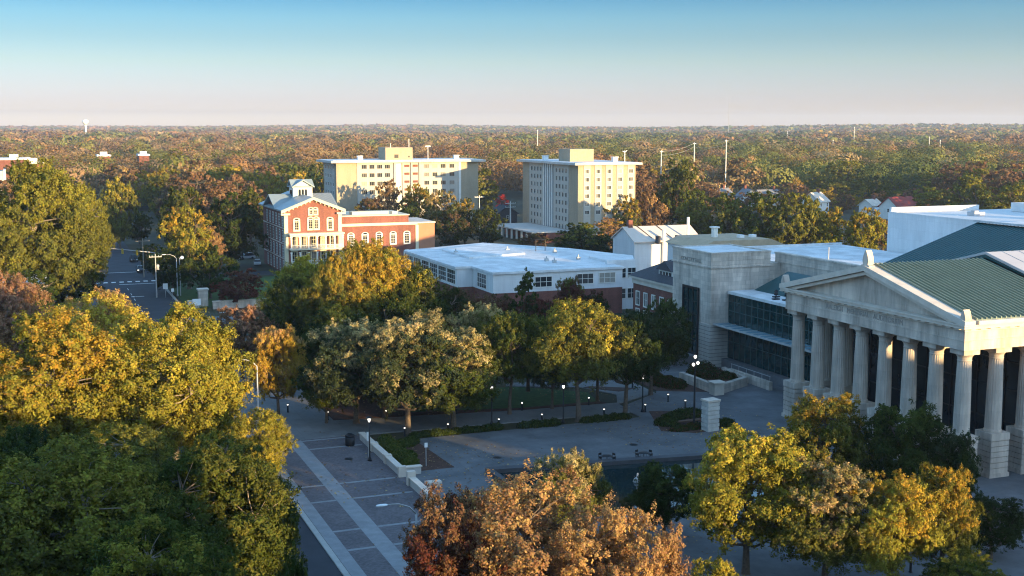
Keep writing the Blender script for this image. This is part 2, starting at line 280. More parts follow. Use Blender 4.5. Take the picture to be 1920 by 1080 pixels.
# ------------------------------------------------------------------ windows: local, facing -Y, origin at the centre of the opening
def win(name, w, h, parent, frame=None, pane=None, nx=2, ny=2, fw=.09, deep=.10, arch=False, hood=0.0, surround=0.0):
    frame = frame or whitepaint; pane = panem if pane in (None, darkglass) else pane; b = MB()
    def ring(x0, x1, z0, z1, t, y0, y1):
        b.box(x0, x0 + t, y0, y1, z0, z1); b.box(x1 - t, x1, y0, y1, z0, z1); b.box(x0 + t, x1 - t, y0, y1, z0, z0 + t); b.box(x0 + t, x1 - t, y0, y1, z1 - t, z1)
    if surround: ring(-w / 2 - surround, w / 2 + surround, -h / 2 - surround, h / 2 + (0 if arch else surround), surround, -deep - .06, 0)
    if arch:
        n = 10; o_, i_ = w / 2 + surround, w / 2
        for k in range(n):
            a0, a1 = math.pi * k / n, math.pi * (k + 1) / n
            pts = [(o_ * math.cos(a0), h / 2 + o_ * .62 * math.sin(a0)), (o_ * math.cos(a1), h / 2 + o_ * .62 * math.sin(a1)), (i_ * math.cos(a1), h / 2 + i_ * .62 * math.sin(a1)), (i_ * math.cos(a0), h / 2 + i_ * .62 * math.sin(a0))]
            b.prism(pts, 'y', 0, -deep - .06)
    ring(-w / 2, w / 2, -h / 2, h / 2, fw, -deep, 0)
    for k in range(1, nx): x = -w / 2 + w * k / nx; b.box(x - fw * .3, x + fw * .3, -deep * .9, -.05, -h / 2 + fw, h / 2 - fw)
    for k in range(1, ny): z = -h / 2 + h * k / ny; b.box(-w / 2 + fw, w / 2 - fw, -deep * .8, -.05, z - fw * .3, z + fw * .3)
    if hood: b.box(-w / 2 - .2, w / 2 + .2, -deep - .15, 0, h / 2 + surround, h / 2 + surround + hood)
    o = b.build(name, frame); o.parent = parent; OFF[o.name] = (0, 0, 0)
    q = MB(); pts = [(-w / 2 + fw, -h / 2 + fw), (w / 2 - fw, -h / 2 + fw), (w / 2 - fw, h / 2 - fw), (-w / 2 + fw, h / 2 - fw)]
    if arch: pts = [(-w / 2 + .02, -h / 2 + fw), (w / 2 - .02, -h / 2 + fw)] + [(w / 2 * .98 * math.cos(math.pi * k / 8), h / 2 + w / 2 * .6 * math.sin(math.pi * k / 8)) for k in range(9)]
    q.prism(pts, 'y', -.012, -.045); p = q.build('pane', pane); p.parent = o
    return o
def wrow(proto, locs, rz=0.0):
    par = proto.parent
    for i, l in enumerate(locs):
        l = Vector(l) - Vector(par.location)
        if i == 0 and 'used' not in proto.name and proto.location.length == 0: proto.location = l; proto.rotation_euler = (0, 0, rz)
        else: sub(proto, l, rz, par)
WEST = -math.pi / 2                             # turns a part that faces -Y to face -X
# ------------------------------------------------------------------ trees
def quad_mesh(name, Q, m, attrs=None, cols=None):
    n = len(Q); me = bpy.data.meshes.new(name); me.vertices.add(n * 4); me.loops.add(n * 4); me.polygons.add(n)
    me.vertices.foreach_set('co', np.ascontiguousarray(Q, dtype=np.float32).ravel())
    me.loops.foreach_set('vertex_index', np.arange(n * 4, dtype=np.int32)); me.polygons.foreach_set('loop_start', np.arange(0, n * 4, 4, dtype=np.int32))
    for k, v in (attrs or {}).items():
        me.attributes.new(k, 'FLOAT', 'FACE').data.foreach_set('value', np.ascontiguousarray(v, dtype=np.float32))
    if cols is not None:
        me.attributes.new('tint', 'FLOAT_COLOR', 'FACE').data.foreach_set('color', np.ascontiguousarray(np.c_[cols, np.ones(n)], dtype=np.float32).ravel())
    me.materials.append(m); me.update(); return me
def unit(v): return v / np.maximum(np.linalg.norm(v, axis=-1, keepdims=True), 1e-9)
def leaves(cen, nor, size, g, long=1.7):
    n = len(cen); r = g.normal(size=(n, 3)); t = unit(np.cross(nor, r)); b = np.cross(nor, t)
    s = (size * g.uniform(.7, 1.35, n))[:, None]; t = t * s * long / 2; b = b * s / 2; fold = nor * s * .12
    return np.stack([cen - t, cen + b + fold, cen + t, cen - b + fold], 1)
def tree_proto(seed, form, n_leaf, leaf, Rr=6.0, Hh=14.0, ncl=70, twiggy=1.0, base=.22, sprayn=42):
    g = np.random.default_rng(seed); zb = Hh * base
    ph = g.uniform(0, 6.28, 6)
    def prof(t, th):
        if form == 'cone': p = (1 - t) ** .8 * (.35 + .65 * min(1, t * 6)) + .04
        elif form == 'spread': p = math.sin(math.pi * (0.10 + .86 * t ** .8)) ** .55
        elif form == 'vase': p = (.35 + .75 * min(1, t * 1.6)) * math.sqrt(max(0, 1 - max(0, (t - .62) / .38) ** 2))
        else: p = math.sin(math.pi * (0.06 + .92 * t ** .9)) ** .7
        return p * (1 + .16 * math.sin(2 * th + ph[0] + 3 * t) + .13 * math.sin(3 * th + ph[1] - 5 * t) + .07 * math.sin(5 * th + ph[2] + 9 * t))
    cl = []
    tries = 0
    while len(cl) < ncl and tries < ncl * 60:
        tries += 1
        t = g.uniform(0.02, .97); th = g.uniform(0, 2 * math.pi); p = prof(t, th)
        if g.uniform() > .25 + p: continue
        rr = p * (g.uniform(.60, 1.0) if g.uniform() < .8 else g.uniform(.1, .6))
        c = np.array([Rr * rr * math.cos(th), Rr * rr * math.sin(th), zb + (Hh - zb) * t])
        rc = Rr * g.uniform(.19, .33) * (.75 if form == 'cone' else 1.0) * (1.0 - .3 * t)
        if any(np.linalg.norm(c - q[0]) < .55 * min(rc, q[1]) for q in cl): continue
        cl.append((c, rc, t))
    tb = MB(); topz = Hh * (.86 if form == 'cone' else .62)
    lean = g.normal(size=2) * .25
    tr = [np.array([lean[0] * k * k / 9, lean[1] * k * k / 9, topz * k / 5]) for k in range(6)]
    r0 = Rr * .055
    tb.tube(tr, [r0 * 1.35, r0, r0 * .9, r0 * .7, r0 * .45, r0 * .15], 7)
    tb.tube([(0, 0, 0), (0, 0, .25)], [r0 * 2.0, r0 * 1.25], 7)
    order = sorted(cl, key=lambda q: q[2]); limbs = []
    for i in range(0, len(order), max(1, len(order) // 11)):
        c, rc, t = order[i]; zo = min(topz * .9, max(Hh * base * .75, c[2] - np.hypot(c[0], c[1]) * .9))
        k = zo / topz * 5; a = tr[int(min(4, k))] + (tr[int(min(4, k)) + 1] - tr[int(min(4, k))]) * (k - int(min(4, k)))
        m1 = a + (c - a) * .35 + np.array([0, 0, -.25]) + g.normal(size=3) * .25; m2 = a + (c - a) * .7 + g.normal(size=3) * .25
        tb.tube([a, m1, m2, c], [r0 * .5, r0 * .38, r0 * .25, r0 * .08], 5, cap=False); limbs += [m1, m2]
    L_ = np.array(limbs)
    for c, rc, t in cl:
        d = np.linalg.norm(L_ - c, axis=1) + np.maximum(0, L_[:, 2] - c[2]) * 2; a = L_[int(d.argmin())]
        tb.tube([a, a + (c - a) * .5 + g.normal(size=3) * .2, c + (c - a) * .08], [r0 * .18, r0 * .12, r0 * .04], 4, cap=False)
    w = np.array([q[1] ** 2 for q in cl]); cnt = np.maximum(6, (n_leaf * w / w.sum()).astype(int))
    Q, at_l, at_c = [], [], []
    for (c, rc, t), n in zip(cl, cnt):
        m = max(7, n // sprayn); sd_ = unit(g.normal(size=(m, 3)) + np.array([0, 0, .4])); sr = rc * g.uniform(.45, 1.08, m) ** .6 * (1 + .12 * g.normal(size=m) * twiggy)
        far_ = g.uniform(size=m) < .16 * twiggy; sr[far_] *= g.uniform(1.08, 1.45, far_.sum())
        sc = np.array([1.12, 1.12, .86]) if form != 'vase' else np.array([.95, .95, 1.3])
        k_ = g.integers(0, m, n); off = g.normal(size=(n, 3)); along = g.uniform(-1.0, .8, n)
        d = sd_[k_]; p = c + d * (sr[k_] * (1 + along * .22))[:, None] * sc + off * (rc * .105 * (1.1 - .5 * along))[:, None]
        out = unit(c - np.array([0, 0, zb + (Hh - zb) * .35]))
        nor = unit(d * .75 + out * .30 + unit(off) * .45 + g.normal(size=(n, 3)) * .45)
        Q.append(leaves(p, nor, leaf, g)); at_l.append(g.uniform(size=n))
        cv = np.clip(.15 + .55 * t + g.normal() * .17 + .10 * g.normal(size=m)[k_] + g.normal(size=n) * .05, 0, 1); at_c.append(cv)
    return tb, np.concatenate(Q), dict(leaf=np.concatenate(at_l), clump=np.concatenate(at_c)), Rr, Hh
class Proto:
    def __init__(s, name, *a, barkm=None, **k):
        tb, Q, at, s.R, s.H = tree_proto(*a, **k); s.used = False
        c_ = Q.reshape(-1, 3); s.R = float(np.quantile(np.hypot(c_[:, 0], c_[:, 1]), .985)); s.H = float(np.quantile(c_[:, 2], .998))
        s.crown = quad_mesh('crown', Q, leafm, at); t = bpy.data.meshes.new('trunk'); t.from_pydata(tb.v, [], tb.f); t.materials.append(barkm or bark); t.update(); s.trunk = t
PR = {}
for i in range(3): PR['big%d' % i] = Proto('big', 100 + i, 'round', 120000, .125, ncl=125, twiggy=1.2, base=.16, barkm=palebark)
for i in range(3): PR['oak%d' % i] = Proto('oak', 200 + i, 'spread', 66000, .150, ncl=95, twiggy=1.35, base=.29)
for i in range(2): PR['high%d' % i] = Proto('high', 250 + i, 'spread', 60000, .150, ncl=85, twiggy=1.35, base=.43)
for i in range(2): PR['vase%d' % i] = Proto('vase', 300 + i, 'vase', 95000, .125, ncl=95, twiggy=2.0, base=.15)
for i in range(3): PR['mid%d' % i] = Proto('mid', 400 + i, 'round', 16000, .27, ncl=60, base=.16, sprayn=26)
for i in range(2): PR['wide%d' % i] = Proto('wide', 450 + i, 'spread', 16000, .27, ncl=60, base=.18, sprayn=26)
PR['cone0'] = Proto('cone', 500, 'cone', 14000, .28, ncl=70, base=.06, sprayn=26)
for i in range(4): PR['far%d' % i] = Proto('far', 600 + i, 'round' if i % 2 else 'spread', 6000, .42, ncl=46, base=.10, sprayn=16)
PR['farcone'] = Proto('farcone', 650, 'cone', 5000, .42, ncl=50, base=.05, sprayn=16)
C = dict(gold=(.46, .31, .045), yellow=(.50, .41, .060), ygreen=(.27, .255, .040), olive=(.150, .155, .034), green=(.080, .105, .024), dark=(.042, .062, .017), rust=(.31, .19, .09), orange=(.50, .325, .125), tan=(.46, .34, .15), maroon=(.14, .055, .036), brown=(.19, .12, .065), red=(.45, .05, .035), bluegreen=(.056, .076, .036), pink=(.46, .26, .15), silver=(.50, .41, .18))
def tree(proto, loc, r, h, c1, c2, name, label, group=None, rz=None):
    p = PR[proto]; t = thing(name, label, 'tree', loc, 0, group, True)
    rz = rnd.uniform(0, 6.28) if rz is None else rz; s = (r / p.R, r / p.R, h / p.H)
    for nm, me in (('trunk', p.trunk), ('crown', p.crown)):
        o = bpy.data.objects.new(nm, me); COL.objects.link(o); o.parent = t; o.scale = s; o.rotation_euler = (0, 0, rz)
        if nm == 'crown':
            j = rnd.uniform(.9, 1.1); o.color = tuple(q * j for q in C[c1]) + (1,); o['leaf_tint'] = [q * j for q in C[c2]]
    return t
FOOT = []                                        # ground already taken by explicit trees: (x, y, r)
def ptree(proto, u, vb, vt, hw, c1, c2, name, label, group=None, rz=None, hscale=1.0):
    p = P(u, vb); p.z = 0; h = hgt(u, vb, vt) * hscale; r = hw * depth(p) / FPX * (1.2 if name in ('plaza_tree', 'willow_oak') else 1.14 if name == 'shade_tree' else 1.08); FOOT.append((p.x, p.y, r)); return tree(proto, p, r, h, c1, c2, name, label, group, rz)
# foreground left: tall golden street trees over dark green ones
ptree('big0', 95, 905, 588, 165, 'ygreen', 'gold', 'street_tree', 'tall golden yellow tree at the left edge, above the dark green trees')
ptree('big1', 330, 880, 578, 150, 'ygreen', 'yellow', 'street_tree', 'largest bright yellow tree over the street with pale limbs showing')
ptree('big2', 384, 868, 612, 74, 'ygreen', 'yellow', 'street_tree', 'yellow green tree with its crown edge just left of the tall street lamp')
ptree('big1', 488, 905, 768, 66, 'ygreen', 'yellow', 'street_tree', 'low yellow tree whose branch tips reach over the brick promenade', rz=2.6)
ptree('big1', 195, 800, 545, 120, 'yellow', 'orange', 'street_tree', 'orange tipped golden tree behind the bright yellow ones near the street', rz=2.0)
ptree('big2', 20, 730, 512, 90, 'rust', 'pink', 'street_tree', 'pinkish orange tree at the left edge in front of the low pale roof', rz=4.0)
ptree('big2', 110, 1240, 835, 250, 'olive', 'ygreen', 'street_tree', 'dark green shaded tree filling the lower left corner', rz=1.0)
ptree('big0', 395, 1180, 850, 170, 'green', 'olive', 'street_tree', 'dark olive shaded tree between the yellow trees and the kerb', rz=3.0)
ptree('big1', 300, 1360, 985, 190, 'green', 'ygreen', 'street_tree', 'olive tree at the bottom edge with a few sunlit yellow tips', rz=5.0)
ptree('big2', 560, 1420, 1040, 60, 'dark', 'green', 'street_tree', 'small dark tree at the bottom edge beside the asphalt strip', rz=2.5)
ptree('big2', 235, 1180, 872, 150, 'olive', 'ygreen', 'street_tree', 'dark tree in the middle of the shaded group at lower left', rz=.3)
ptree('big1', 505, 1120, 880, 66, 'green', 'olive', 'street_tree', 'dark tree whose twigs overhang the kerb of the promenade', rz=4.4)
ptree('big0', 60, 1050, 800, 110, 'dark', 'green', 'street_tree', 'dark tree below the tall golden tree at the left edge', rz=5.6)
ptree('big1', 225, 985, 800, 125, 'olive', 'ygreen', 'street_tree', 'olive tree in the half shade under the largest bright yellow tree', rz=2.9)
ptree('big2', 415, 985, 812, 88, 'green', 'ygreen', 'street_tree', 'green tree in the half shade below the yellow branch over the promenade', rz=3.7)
# foreground right: plaza trees in sun
ptree('vase0', 1005, 1230, 902, 165, 'rust', 'orange', 'plaza_tree', 'big rust and orange twiggy tree at the bottom centre')
ptree('vase1', 850, 1240, 925, 100, 'maroon', 'rust', 'plaza_tree', 'dull maroon brown twiggy tree beside the foreground lamp post')
ptree('vase0', 1160, 1270, 958, 105, 'rust', 'orange', 'plaza_tree', 'orange tree at the bottom edge right of the big rust tree', rz=2.2)
ptree('oak0', 1062, 1040, 845, 62, 'olive', 'silver', 'plaza_tree', 'pale yellow green tree top rising behind the big rust tree')
ptree('oak1', 1398, 1078, 806, 112, 'ygreen', 'yellow', 'plaza_tree', 'bright yellow plaza tree right of the pool, the tallest of the sunny group')
ptree('oak2', 1545, 960, 740, 88, 'olive', 'gold', 'plaza_tree', 'gold and grey twiggy tree in front of the portico columns')
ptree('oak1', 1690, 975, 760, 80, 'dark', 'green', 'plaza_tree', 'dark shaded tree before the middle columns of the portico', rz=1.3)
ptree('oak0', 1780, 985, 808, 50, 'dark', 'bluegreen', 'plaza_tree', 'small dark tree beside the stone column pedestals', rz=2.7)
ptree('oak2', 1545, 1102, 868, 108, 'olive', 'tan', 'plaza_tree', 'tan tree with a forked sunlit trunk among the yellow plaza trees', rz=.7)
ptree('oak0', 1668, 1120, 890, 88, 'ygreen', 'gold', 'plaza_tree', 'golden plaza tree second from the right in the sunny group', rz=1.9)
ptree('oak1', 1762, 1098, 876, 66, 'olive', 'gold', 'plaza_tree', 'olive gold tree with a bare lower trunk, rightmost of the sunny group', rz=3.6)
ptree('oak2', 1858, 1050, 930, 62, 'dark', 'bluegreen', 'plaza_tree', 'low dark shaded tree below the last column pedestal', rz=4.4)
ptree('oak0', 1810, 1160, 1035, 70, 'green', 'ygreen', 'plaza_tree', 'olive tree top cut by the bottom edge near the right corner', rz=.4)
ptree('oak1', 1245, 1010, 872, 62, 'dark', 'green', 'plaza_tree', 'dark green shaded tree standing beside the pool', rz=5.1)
ptree('oak2', 1335, 1190, 1050, 50, 'ygreen', 'yellow', 'plaza_tree', 'small yellow tree top at the bottom edge left of the bright yellow tree', rz=1.1)
# willow oaks round the lawn and the promenade
OAKS = 'willow oaks around the lawn'  # dark lower crowns with pale tips paint shade and sun into the leaf colours
ptree('oak0', 668, 795, 600, 88, 'bluegreen', 'silver', 'willow_oak', 'broad willow oak with silvery gold top, left end of the lawn row', OAKS)
ptree('oak1', 765, 812, 598, 88, 'bluegreen', 'silver', 'willow_oak', 'broad willow oak with gold crest, in the middle of the lawn row', OAKS, rz=1.0)
ptree('oak2', 850, 804, 620, 88, 'green', 'silver', 'willow_oak', 'dark grey green willow oak just left of the open lawn', OAKS, rz=2.0)
ptree('oak1', 612, 795, 668, 44, 'green', 'olive', 'willow_oak', 'low dark willow oak by the mulch bed behind the trash bin', OAKS, rz=3.0)
ptree('oak1', 722, 784, 612, 70, 'bluegreen', 'olive', 'willow_oak', 'grey green willow oak between the two gold crested ones', OAKS, rz=4.6)
ptree('oak0', 900, 757, 570, 62, 'olive', 'silver', 'willow_oak', 'pale gold willow oak behind the dark one left of the lawn', OAKS, rz=2.4)
ptree('high1', 955, 778, 585, 60, 'green', 'olive', 'willow_oak', 'dark willow oak at the left end of the open lawn', OAKS, rz=.6)
ptree('high1', 1085, 790, 565, 84, 'olive', 'yellow', 'willow_oak', 'bright yellow willow oak with a bare lit trunk behind the plaza hedge', OAKS, rz=4.0)
ptree('high1', 1035, 768, 640, 48, 'bluegreen', 'green', 'willow_oak', 'small shaded tree standing on the open lawn', OAKS, rz=5.0)
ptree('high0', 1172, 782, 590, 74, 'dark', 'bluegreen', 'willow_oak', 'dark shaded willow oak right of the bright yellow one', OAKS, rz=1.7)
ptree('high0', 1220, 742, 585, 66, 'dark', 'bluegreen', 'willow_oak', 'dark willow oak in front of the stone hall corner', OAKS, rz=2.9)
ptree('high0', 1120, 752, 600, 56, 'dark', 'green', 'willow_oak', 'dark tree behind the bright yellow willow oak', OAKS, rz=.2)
ptree('oak1', 522, 782, 612, 56, 'gold', 'orange', 'street_tree', 'orange gold tree with reddish trunk beside the tall street lamp', rz=.9)
ptree('oak2', 455, 712, 574, 60, 'brown', 'pink', 'street_tree', 'orange brown tree behind the street lamps by the stone wall', rz=1.5)
ptree('oak0', 1245, 690, 560, 40, 'dark', 'green', 'shade_tree', 'dark tree against the brick building with hipped roof', rz=1.5)
ptree('oak2', 805, 772, 588, 80, 'bluegreen', 'silver', 'willow_oak', 'pale crested willow oak in the second row behind the middle of the lawn row', OAKS, rz=3.3)
ptree('oak0', 990, 735, 592, 60, 'green', 'olive', 'willow_oak', 'shaded oak behind the open lawn, left of the bright yellow one', OAKS, rz=1.9)
ptree('mid1', 212, 463, 392, 30, 'dark', 'olive', 'shade_tree', 'dark tree closing the far end of the street at its left kerb', rz=2.2)
ptree('mid2', 262, 458, 396, 26, 'dark', 'green', 'shade_tree', 'dark tree closing the far end of the street at its right kerb', rz=1.2)
ptree('mid0', 178, 512, 452, 24, 'dark', 'green', 'shade_tree', 'small dark tree by the left kerb beyond the crossing', rz=3.2)
# the big golden mass in front of the brick house
GM = 'golden trees before the brick house'
ptree('big0', 690, 688, 452, 100, 'ygreen', 'gold', 'shade_tree', 'tallest golden tree in front of the brick house wing', GM, rz=2.0)
ptree('big1', 592, 676, 482, 90, 'ygreen', 'yellow', 'shade_tree', 'golden tree hiding the lower porch of the brick house', GM, rz=.5)
ptree('big2', 775, 690, 500, 78, 'dark', 'olive', 'shade_tree', 'dark green tree right of the tallest golden one, before the school', GM, rz=1.1)
ptree('big0', 850, 680, 540, 62, 'dark', 'brown', 'shade_tree', 'dark brownish tree below the school windows', GM, rz=4.1)
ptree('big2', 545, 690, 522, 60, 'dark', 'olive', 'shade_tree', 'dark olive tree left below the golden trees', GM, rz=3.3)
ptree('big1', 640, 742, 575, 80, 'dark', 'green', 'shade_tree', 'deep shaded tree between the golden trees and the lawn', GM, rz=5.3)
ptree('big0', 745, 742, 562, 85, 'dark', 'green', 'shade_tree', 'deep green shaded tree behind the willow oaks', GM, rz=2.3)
ptree('oak0', 905, 668, 552, 48, 'maroon', 'brown', 'shade_tree', 'dark reddish tree below the white school corner', rz=2.1)
ptree('oak1', 1068, 640, 520, 30, 'maroon', 'olive', 'shade_tree', 'thin dark tree in front of the school windows', rz=.3)
ptree('cone0', 985, 665, 508, 45, 'dark', 'green', 'evergreen_tree', 'dark pointed evergreen standing against the white school wall')
ptree('oak1', 1010, 690, 560, 50, 'dark', 'maroon', 'shade_tree', 'low dark tree at the foot of the school evergreen', rz=3.4)
ptree('big2', 648, 700, 466, 76, 'olive', 'gold', 'shade_tree', 'golden tree between the porch of the brick house and the lawn trees', GM, rz=.9)
ptree('mid1', 868, 640, 556, 34, 'brown', 'maroon', 'shade_tree', 'dark red brown tree against the brick base of the school, at its left corner', rz=.9)
ptree('mid0', 940, 655, 552, 36, 'dark', 'brown', 'shade_tree', 'dark brown tree against the school base left of the pointed evergreen', rz=1.9)
ptree('mid2', 1112, 640, 545, 34, 'dark', 'maroon', 'shade_tree', 'dark tree hiding the foot of the school entrance bay', rz=2.9)
# middle distance, left of and beyond the street
ptree('big0', 72, 600, 302, 118, 'olive', 'ygreen', 'shade_tree', 'huge olive green tree at the left above the low pale roof')
ptree('big2', 160, 560, 350, 56, 'olive', 'ygreen', 'shade_tree', 'right shoulder of olive green trees beside the traffic signal arm', rz=1.0)
ptree('mid2', 225, 468, 333, 38, 'olive', 'yellow', 'shade_tree', 'round yellow green tree at the far end of the street')
ptree('mid0', 348, 500, 350, 48, 'dark', 'olive', 'shade_tree', 'dark olive tree top behind the orange gold one right of the street', rz=2.0)
ptree('mid1', 355, 542, 388, 62, 'ygreen', 'gold', 'shade_tree', 'orange gold tree lit above a dark hedge, right of the street', rz=.4)
ptree('mid2', 398, 528, 425, 26, 'rust', 'orange', 'shade_tree', 'small bright orange tree beside the orange gold one', rz=1.4)
ptree('mid1', 395, 560, 460, 50, 'dark', 'green', 'shade_tree', 'dark green tree in shade right of the utility pole', rz=2.4)
ptree('wide0', 325, 552, 470, 34, 'dark', 'green', 'shade_tree', 'low dark tree behind the utility pole', rz=2.4)
ptree('mid2', 440, 500, 362, 54, 'dark', 'green', 'shade_tree', 'dark green tree left of the brick house', rz=3.0)
ptree('wide1', 470, 470, 355, 40, 'dark', 'olive', 'shade_tree', 'dark tree close behind the left wall of the brick house', rz=3.0)
ptree('mid0', 120, 585, 470, 70, 'dark', 'maroon', 'shade_tree', 'dark reddish tree in shade left of the street', rz=3.0)
ptree('mid2', 158, 548, 472, 38, 'dark', 'maroon', 'shade_tree', 'dark reddish tree at the left kerb of the far street', rz=.8)
ptree('mid0', 288, 516, 458, 24, 'dark', 'green', 'shade_tree', 'small dark tree overhanging the right kerb behind the utility pole', rz=.8)
ptree('mid1', 60, 640, 505, 80, 'dark', 'green', 'shade_tree', 'dark tree below the huge olive tree at the left', rz=.8)
ptree('wide0', 450, 575, 505, 45, 'maroon', 'brown', 'shade_tree', 'low dark reddish tree behind the stone wall', rz=1.9)
ptree('mid2', 505, 420, 322, 34, 'ygreen', 'gold', 'shade_tree', 'golden tree behind the brick house cupola, to its left', rz=.3)
ptree('mid0', 598, 410, 330, 34, 'olive', 'ygreen', 'shade_tree', 'yellow green tree right of the brick house cupola', rz=1.3)
# in front of the two apartment blocks
AB = 'trees in front of the apartment blocks'
for a in (('mid1', 655, 432, 338, 28, 'brown', 'olive', 'round brown olive tree before the tan end of the left apartment block'), ('wide0', 725, 446, 338, 32, 'brown', 'tan', 'thin tan tree before the middle of the left apartment block'),
          ('mid2', 782, 448, 345, 32, 'olive', 'gold', 'gold tinted tree below the stair windows of the left apartment block'), ('mid0', 830, 455, 358, 32, 'olive', 'tan', 'pale tree before the right half of the left apartment block'),
          ('mid1', 872, 462, 372, 32, 'dark', 'gold', 'dark tree with gold top at the right end of the left apartment block'), ('mid2', 912, 468, 385, 32, 'dark', 'olive', 'dark round tree in the gap between the apartment blocks'),
          ('wide1', 690, 452, 372, 30, 'olive', 'brown', 'low olive tree right of the brick house roof'), ('mid0', 765, 460, 385, 34, 'dark', 'green', 'dark green tree above the brick wing of the house'), ('mid1', 845, 470, 395, 36, 'dark', 'brown', 'dark brown tree above the far corner of the school roof'),
          ('mid2', 1112, 448, 372, 40, 'dark', 'olive', 'dark olive tree at the foot of the right apartment block'), ('mid0', 1165, 452, 366, 34, 'olive', 'gold', 'olive gold tree before the sunlit face of the right apartment block'),
          ('mid1', 1215, 450, 362, 36, 'brown', 'orange', 'orange brown tree right of the right apartment block'), ('wide0', 1145, 470, 408, 36, 'rust', 'gold', 'rusty gold tree above the white gabled building'),
          ('mid0', 1088, 492, 418, 48, 'dark', 'ygreen', 'dark green tree with a yellow top behind the school roof'), ('wide1', 1125, 492, 440, 36, 'dark', 'green', 'dark green tree left of the white gabled building'), ('wide0', 1000, 470, 436, 30, 'brown', 'olive', 'low brown shrub like tree before the arcade of the right apartment block')):
    ptree(*a[:7], 'shade_tree', a[7], AB, rnd.uniform(0, 6))
ptree('mid1', 942, 400, 364, 12, 'red', 'red', 'maple_tree', 'small bright red maple between the two apartment blocks')
GB = 'green trees behind the concert hall'
for a in (('mid0', 1275, 446, 300, 44, 'green', 'olive', 'tall dark green tree beside the first white power pole'), ('mid1', 1300, 470, 372, 44, 'olive', 'ygreen', 'green tree above the white gabled building roof'),
          ('mid2', 1360, 478, 362, 48, 'olive', 'ygreen', 'green tree above the tan roof, left one'), ('wide0', 1425, 484, 358, 50, 'green', 'ygreen', 'broad green tree above the tan roof, middle one'), ('mid0', 1482, 488, 362, 48, 'olive', 'ygreen', 'green tree above the end of the tan roof'),
          ('mid1', 1560, 490, 388, 42, 'ygreen', 'gold', 'golden tree left of the white stage house'), ('mid2', 1622, 494, 390, 40, 'ygreen', 'gold', 'golden tree touching the corner of the white stage house'), ('mid0', 1655, 470, 410, 30, 'brown', 'gold', 'brownish gold tree half behind the white stage house'),
          ('wide1', 1520, 470, 385, 36, 'green', 'olive', 'green tree between the green and the golden ones')):
    ptree(*a[:7], 'shade_tree', a[7], GB, rnd.uniform(0, 6))
ptree('mid2', 1492, 385, 332, 14, 'gold', 'orange', 'maple_tree', 'small glowing yellow orange tree among the distant houses')
ptree('cone0', 1642, 388, 322, 20, 'green', 'olive', 'evergreen_tree', 'pointed green tree behind the houses right of the pale roofs')
# ------------------------------------------------------------------ the portico theatre
th = thing('theatre', 'stone theatre with pedimented portico of fluted columns and green metal roof', 'theatre', (88, 112, 0))
X0, YA, YB = 86.7, 95.9, 127.1
e = MB()                                          # entablature: architrave, frieze, cornice, right round the portico
def ringbox(b, d, z0, z1):
    b.box(X0 - d, X0 + 2.2, YA - d, YB + d, z0, z1); b.box(X0 + 2.2, 112, YA - d, YA + 2.0, z0, z1); b.box(X0 + 2.2, 100, YB - 2.0, YB + d, z0, z1)
ringbox(e, 0, 13.72, 14.62); ringbox(e, .05, 14.62, 14.72); ringbox(e, -.06, 14.72, 15.72)
en = e.build('entablature', smoothstone, th)
e = MB(); ringbox(e, .16, 15.72, 15.86); ringbox(e, .52, 15.98, 16.28); ringbox(e, .62, 16.28, 16.42)
for k in range(26): y = YA + .4 + k * 1.24; e.box(X0 - .42, X0 - .14, y, y + .62, 15.86, 15.978)
for k in range(20): x = X0 + .4 + k * 1.24; e.box(x, x + .62, YA - .42, YA - .14, 15.86, 15.978)
e.build('cornice', trimstone, th)
YM = (YA + YB) / 2; AZ = 20.6
e = MB(); e.prism([(YA + .8, 16.43), (YB - .8, 16.43), (YM, AZ - .55)], 'x', X0 + .55, X0 + 1.0); e.build('pediment', smoothstone, th)
e = MB()
for sgn, ye in ((-1, YA - .62), (1, YB + .62)):
    pts = [(ye, 16.43), (ye, 16.80), (YM, AZ + .16), (YM, AZ - .46), (ye - sgn * 1.2, 16.43)]
    e.prism(pts, 'x', X0 - .60, X0 + .9); e.prism([(ye - sgn * 1.4, 16.432), (YM, AZ - .53), (YM, AZ - .9), (ye - sgn * 2.9, 16.432)], 'x', X0 - .30, X0 + .5)
e.build('raking_cornice', trimstone, th)
e = MB()                                          # finials
e.prism([(YM + a, AZ + b) for a, b in ((-.75, -.3), (.75, -.3), (.75, .15), (.42, .25), (.5, .7), (.38, 1.2), (.15, 1.7), (0, 1.85), (-.15, 1.7), (-.38, 1.2), (-.5, .7), (-.42, .25), (-.75, .15))], 'x', X0 - .35, X0 + .4); e.build('finial', smoothstone, th)
for y in (YA - .1, YB + .1):
    e = MB(); e.prism([(y - .42, 16.42), (y + .42, 16.42), (y + .38, 17.1), (y + .16, 17.75), (y, 17.95), (y - .16, 17.75), (y - .38, 17.1)], 'x', X0 - .45, X0 + .35); e.build('finial', smoothstone, th)
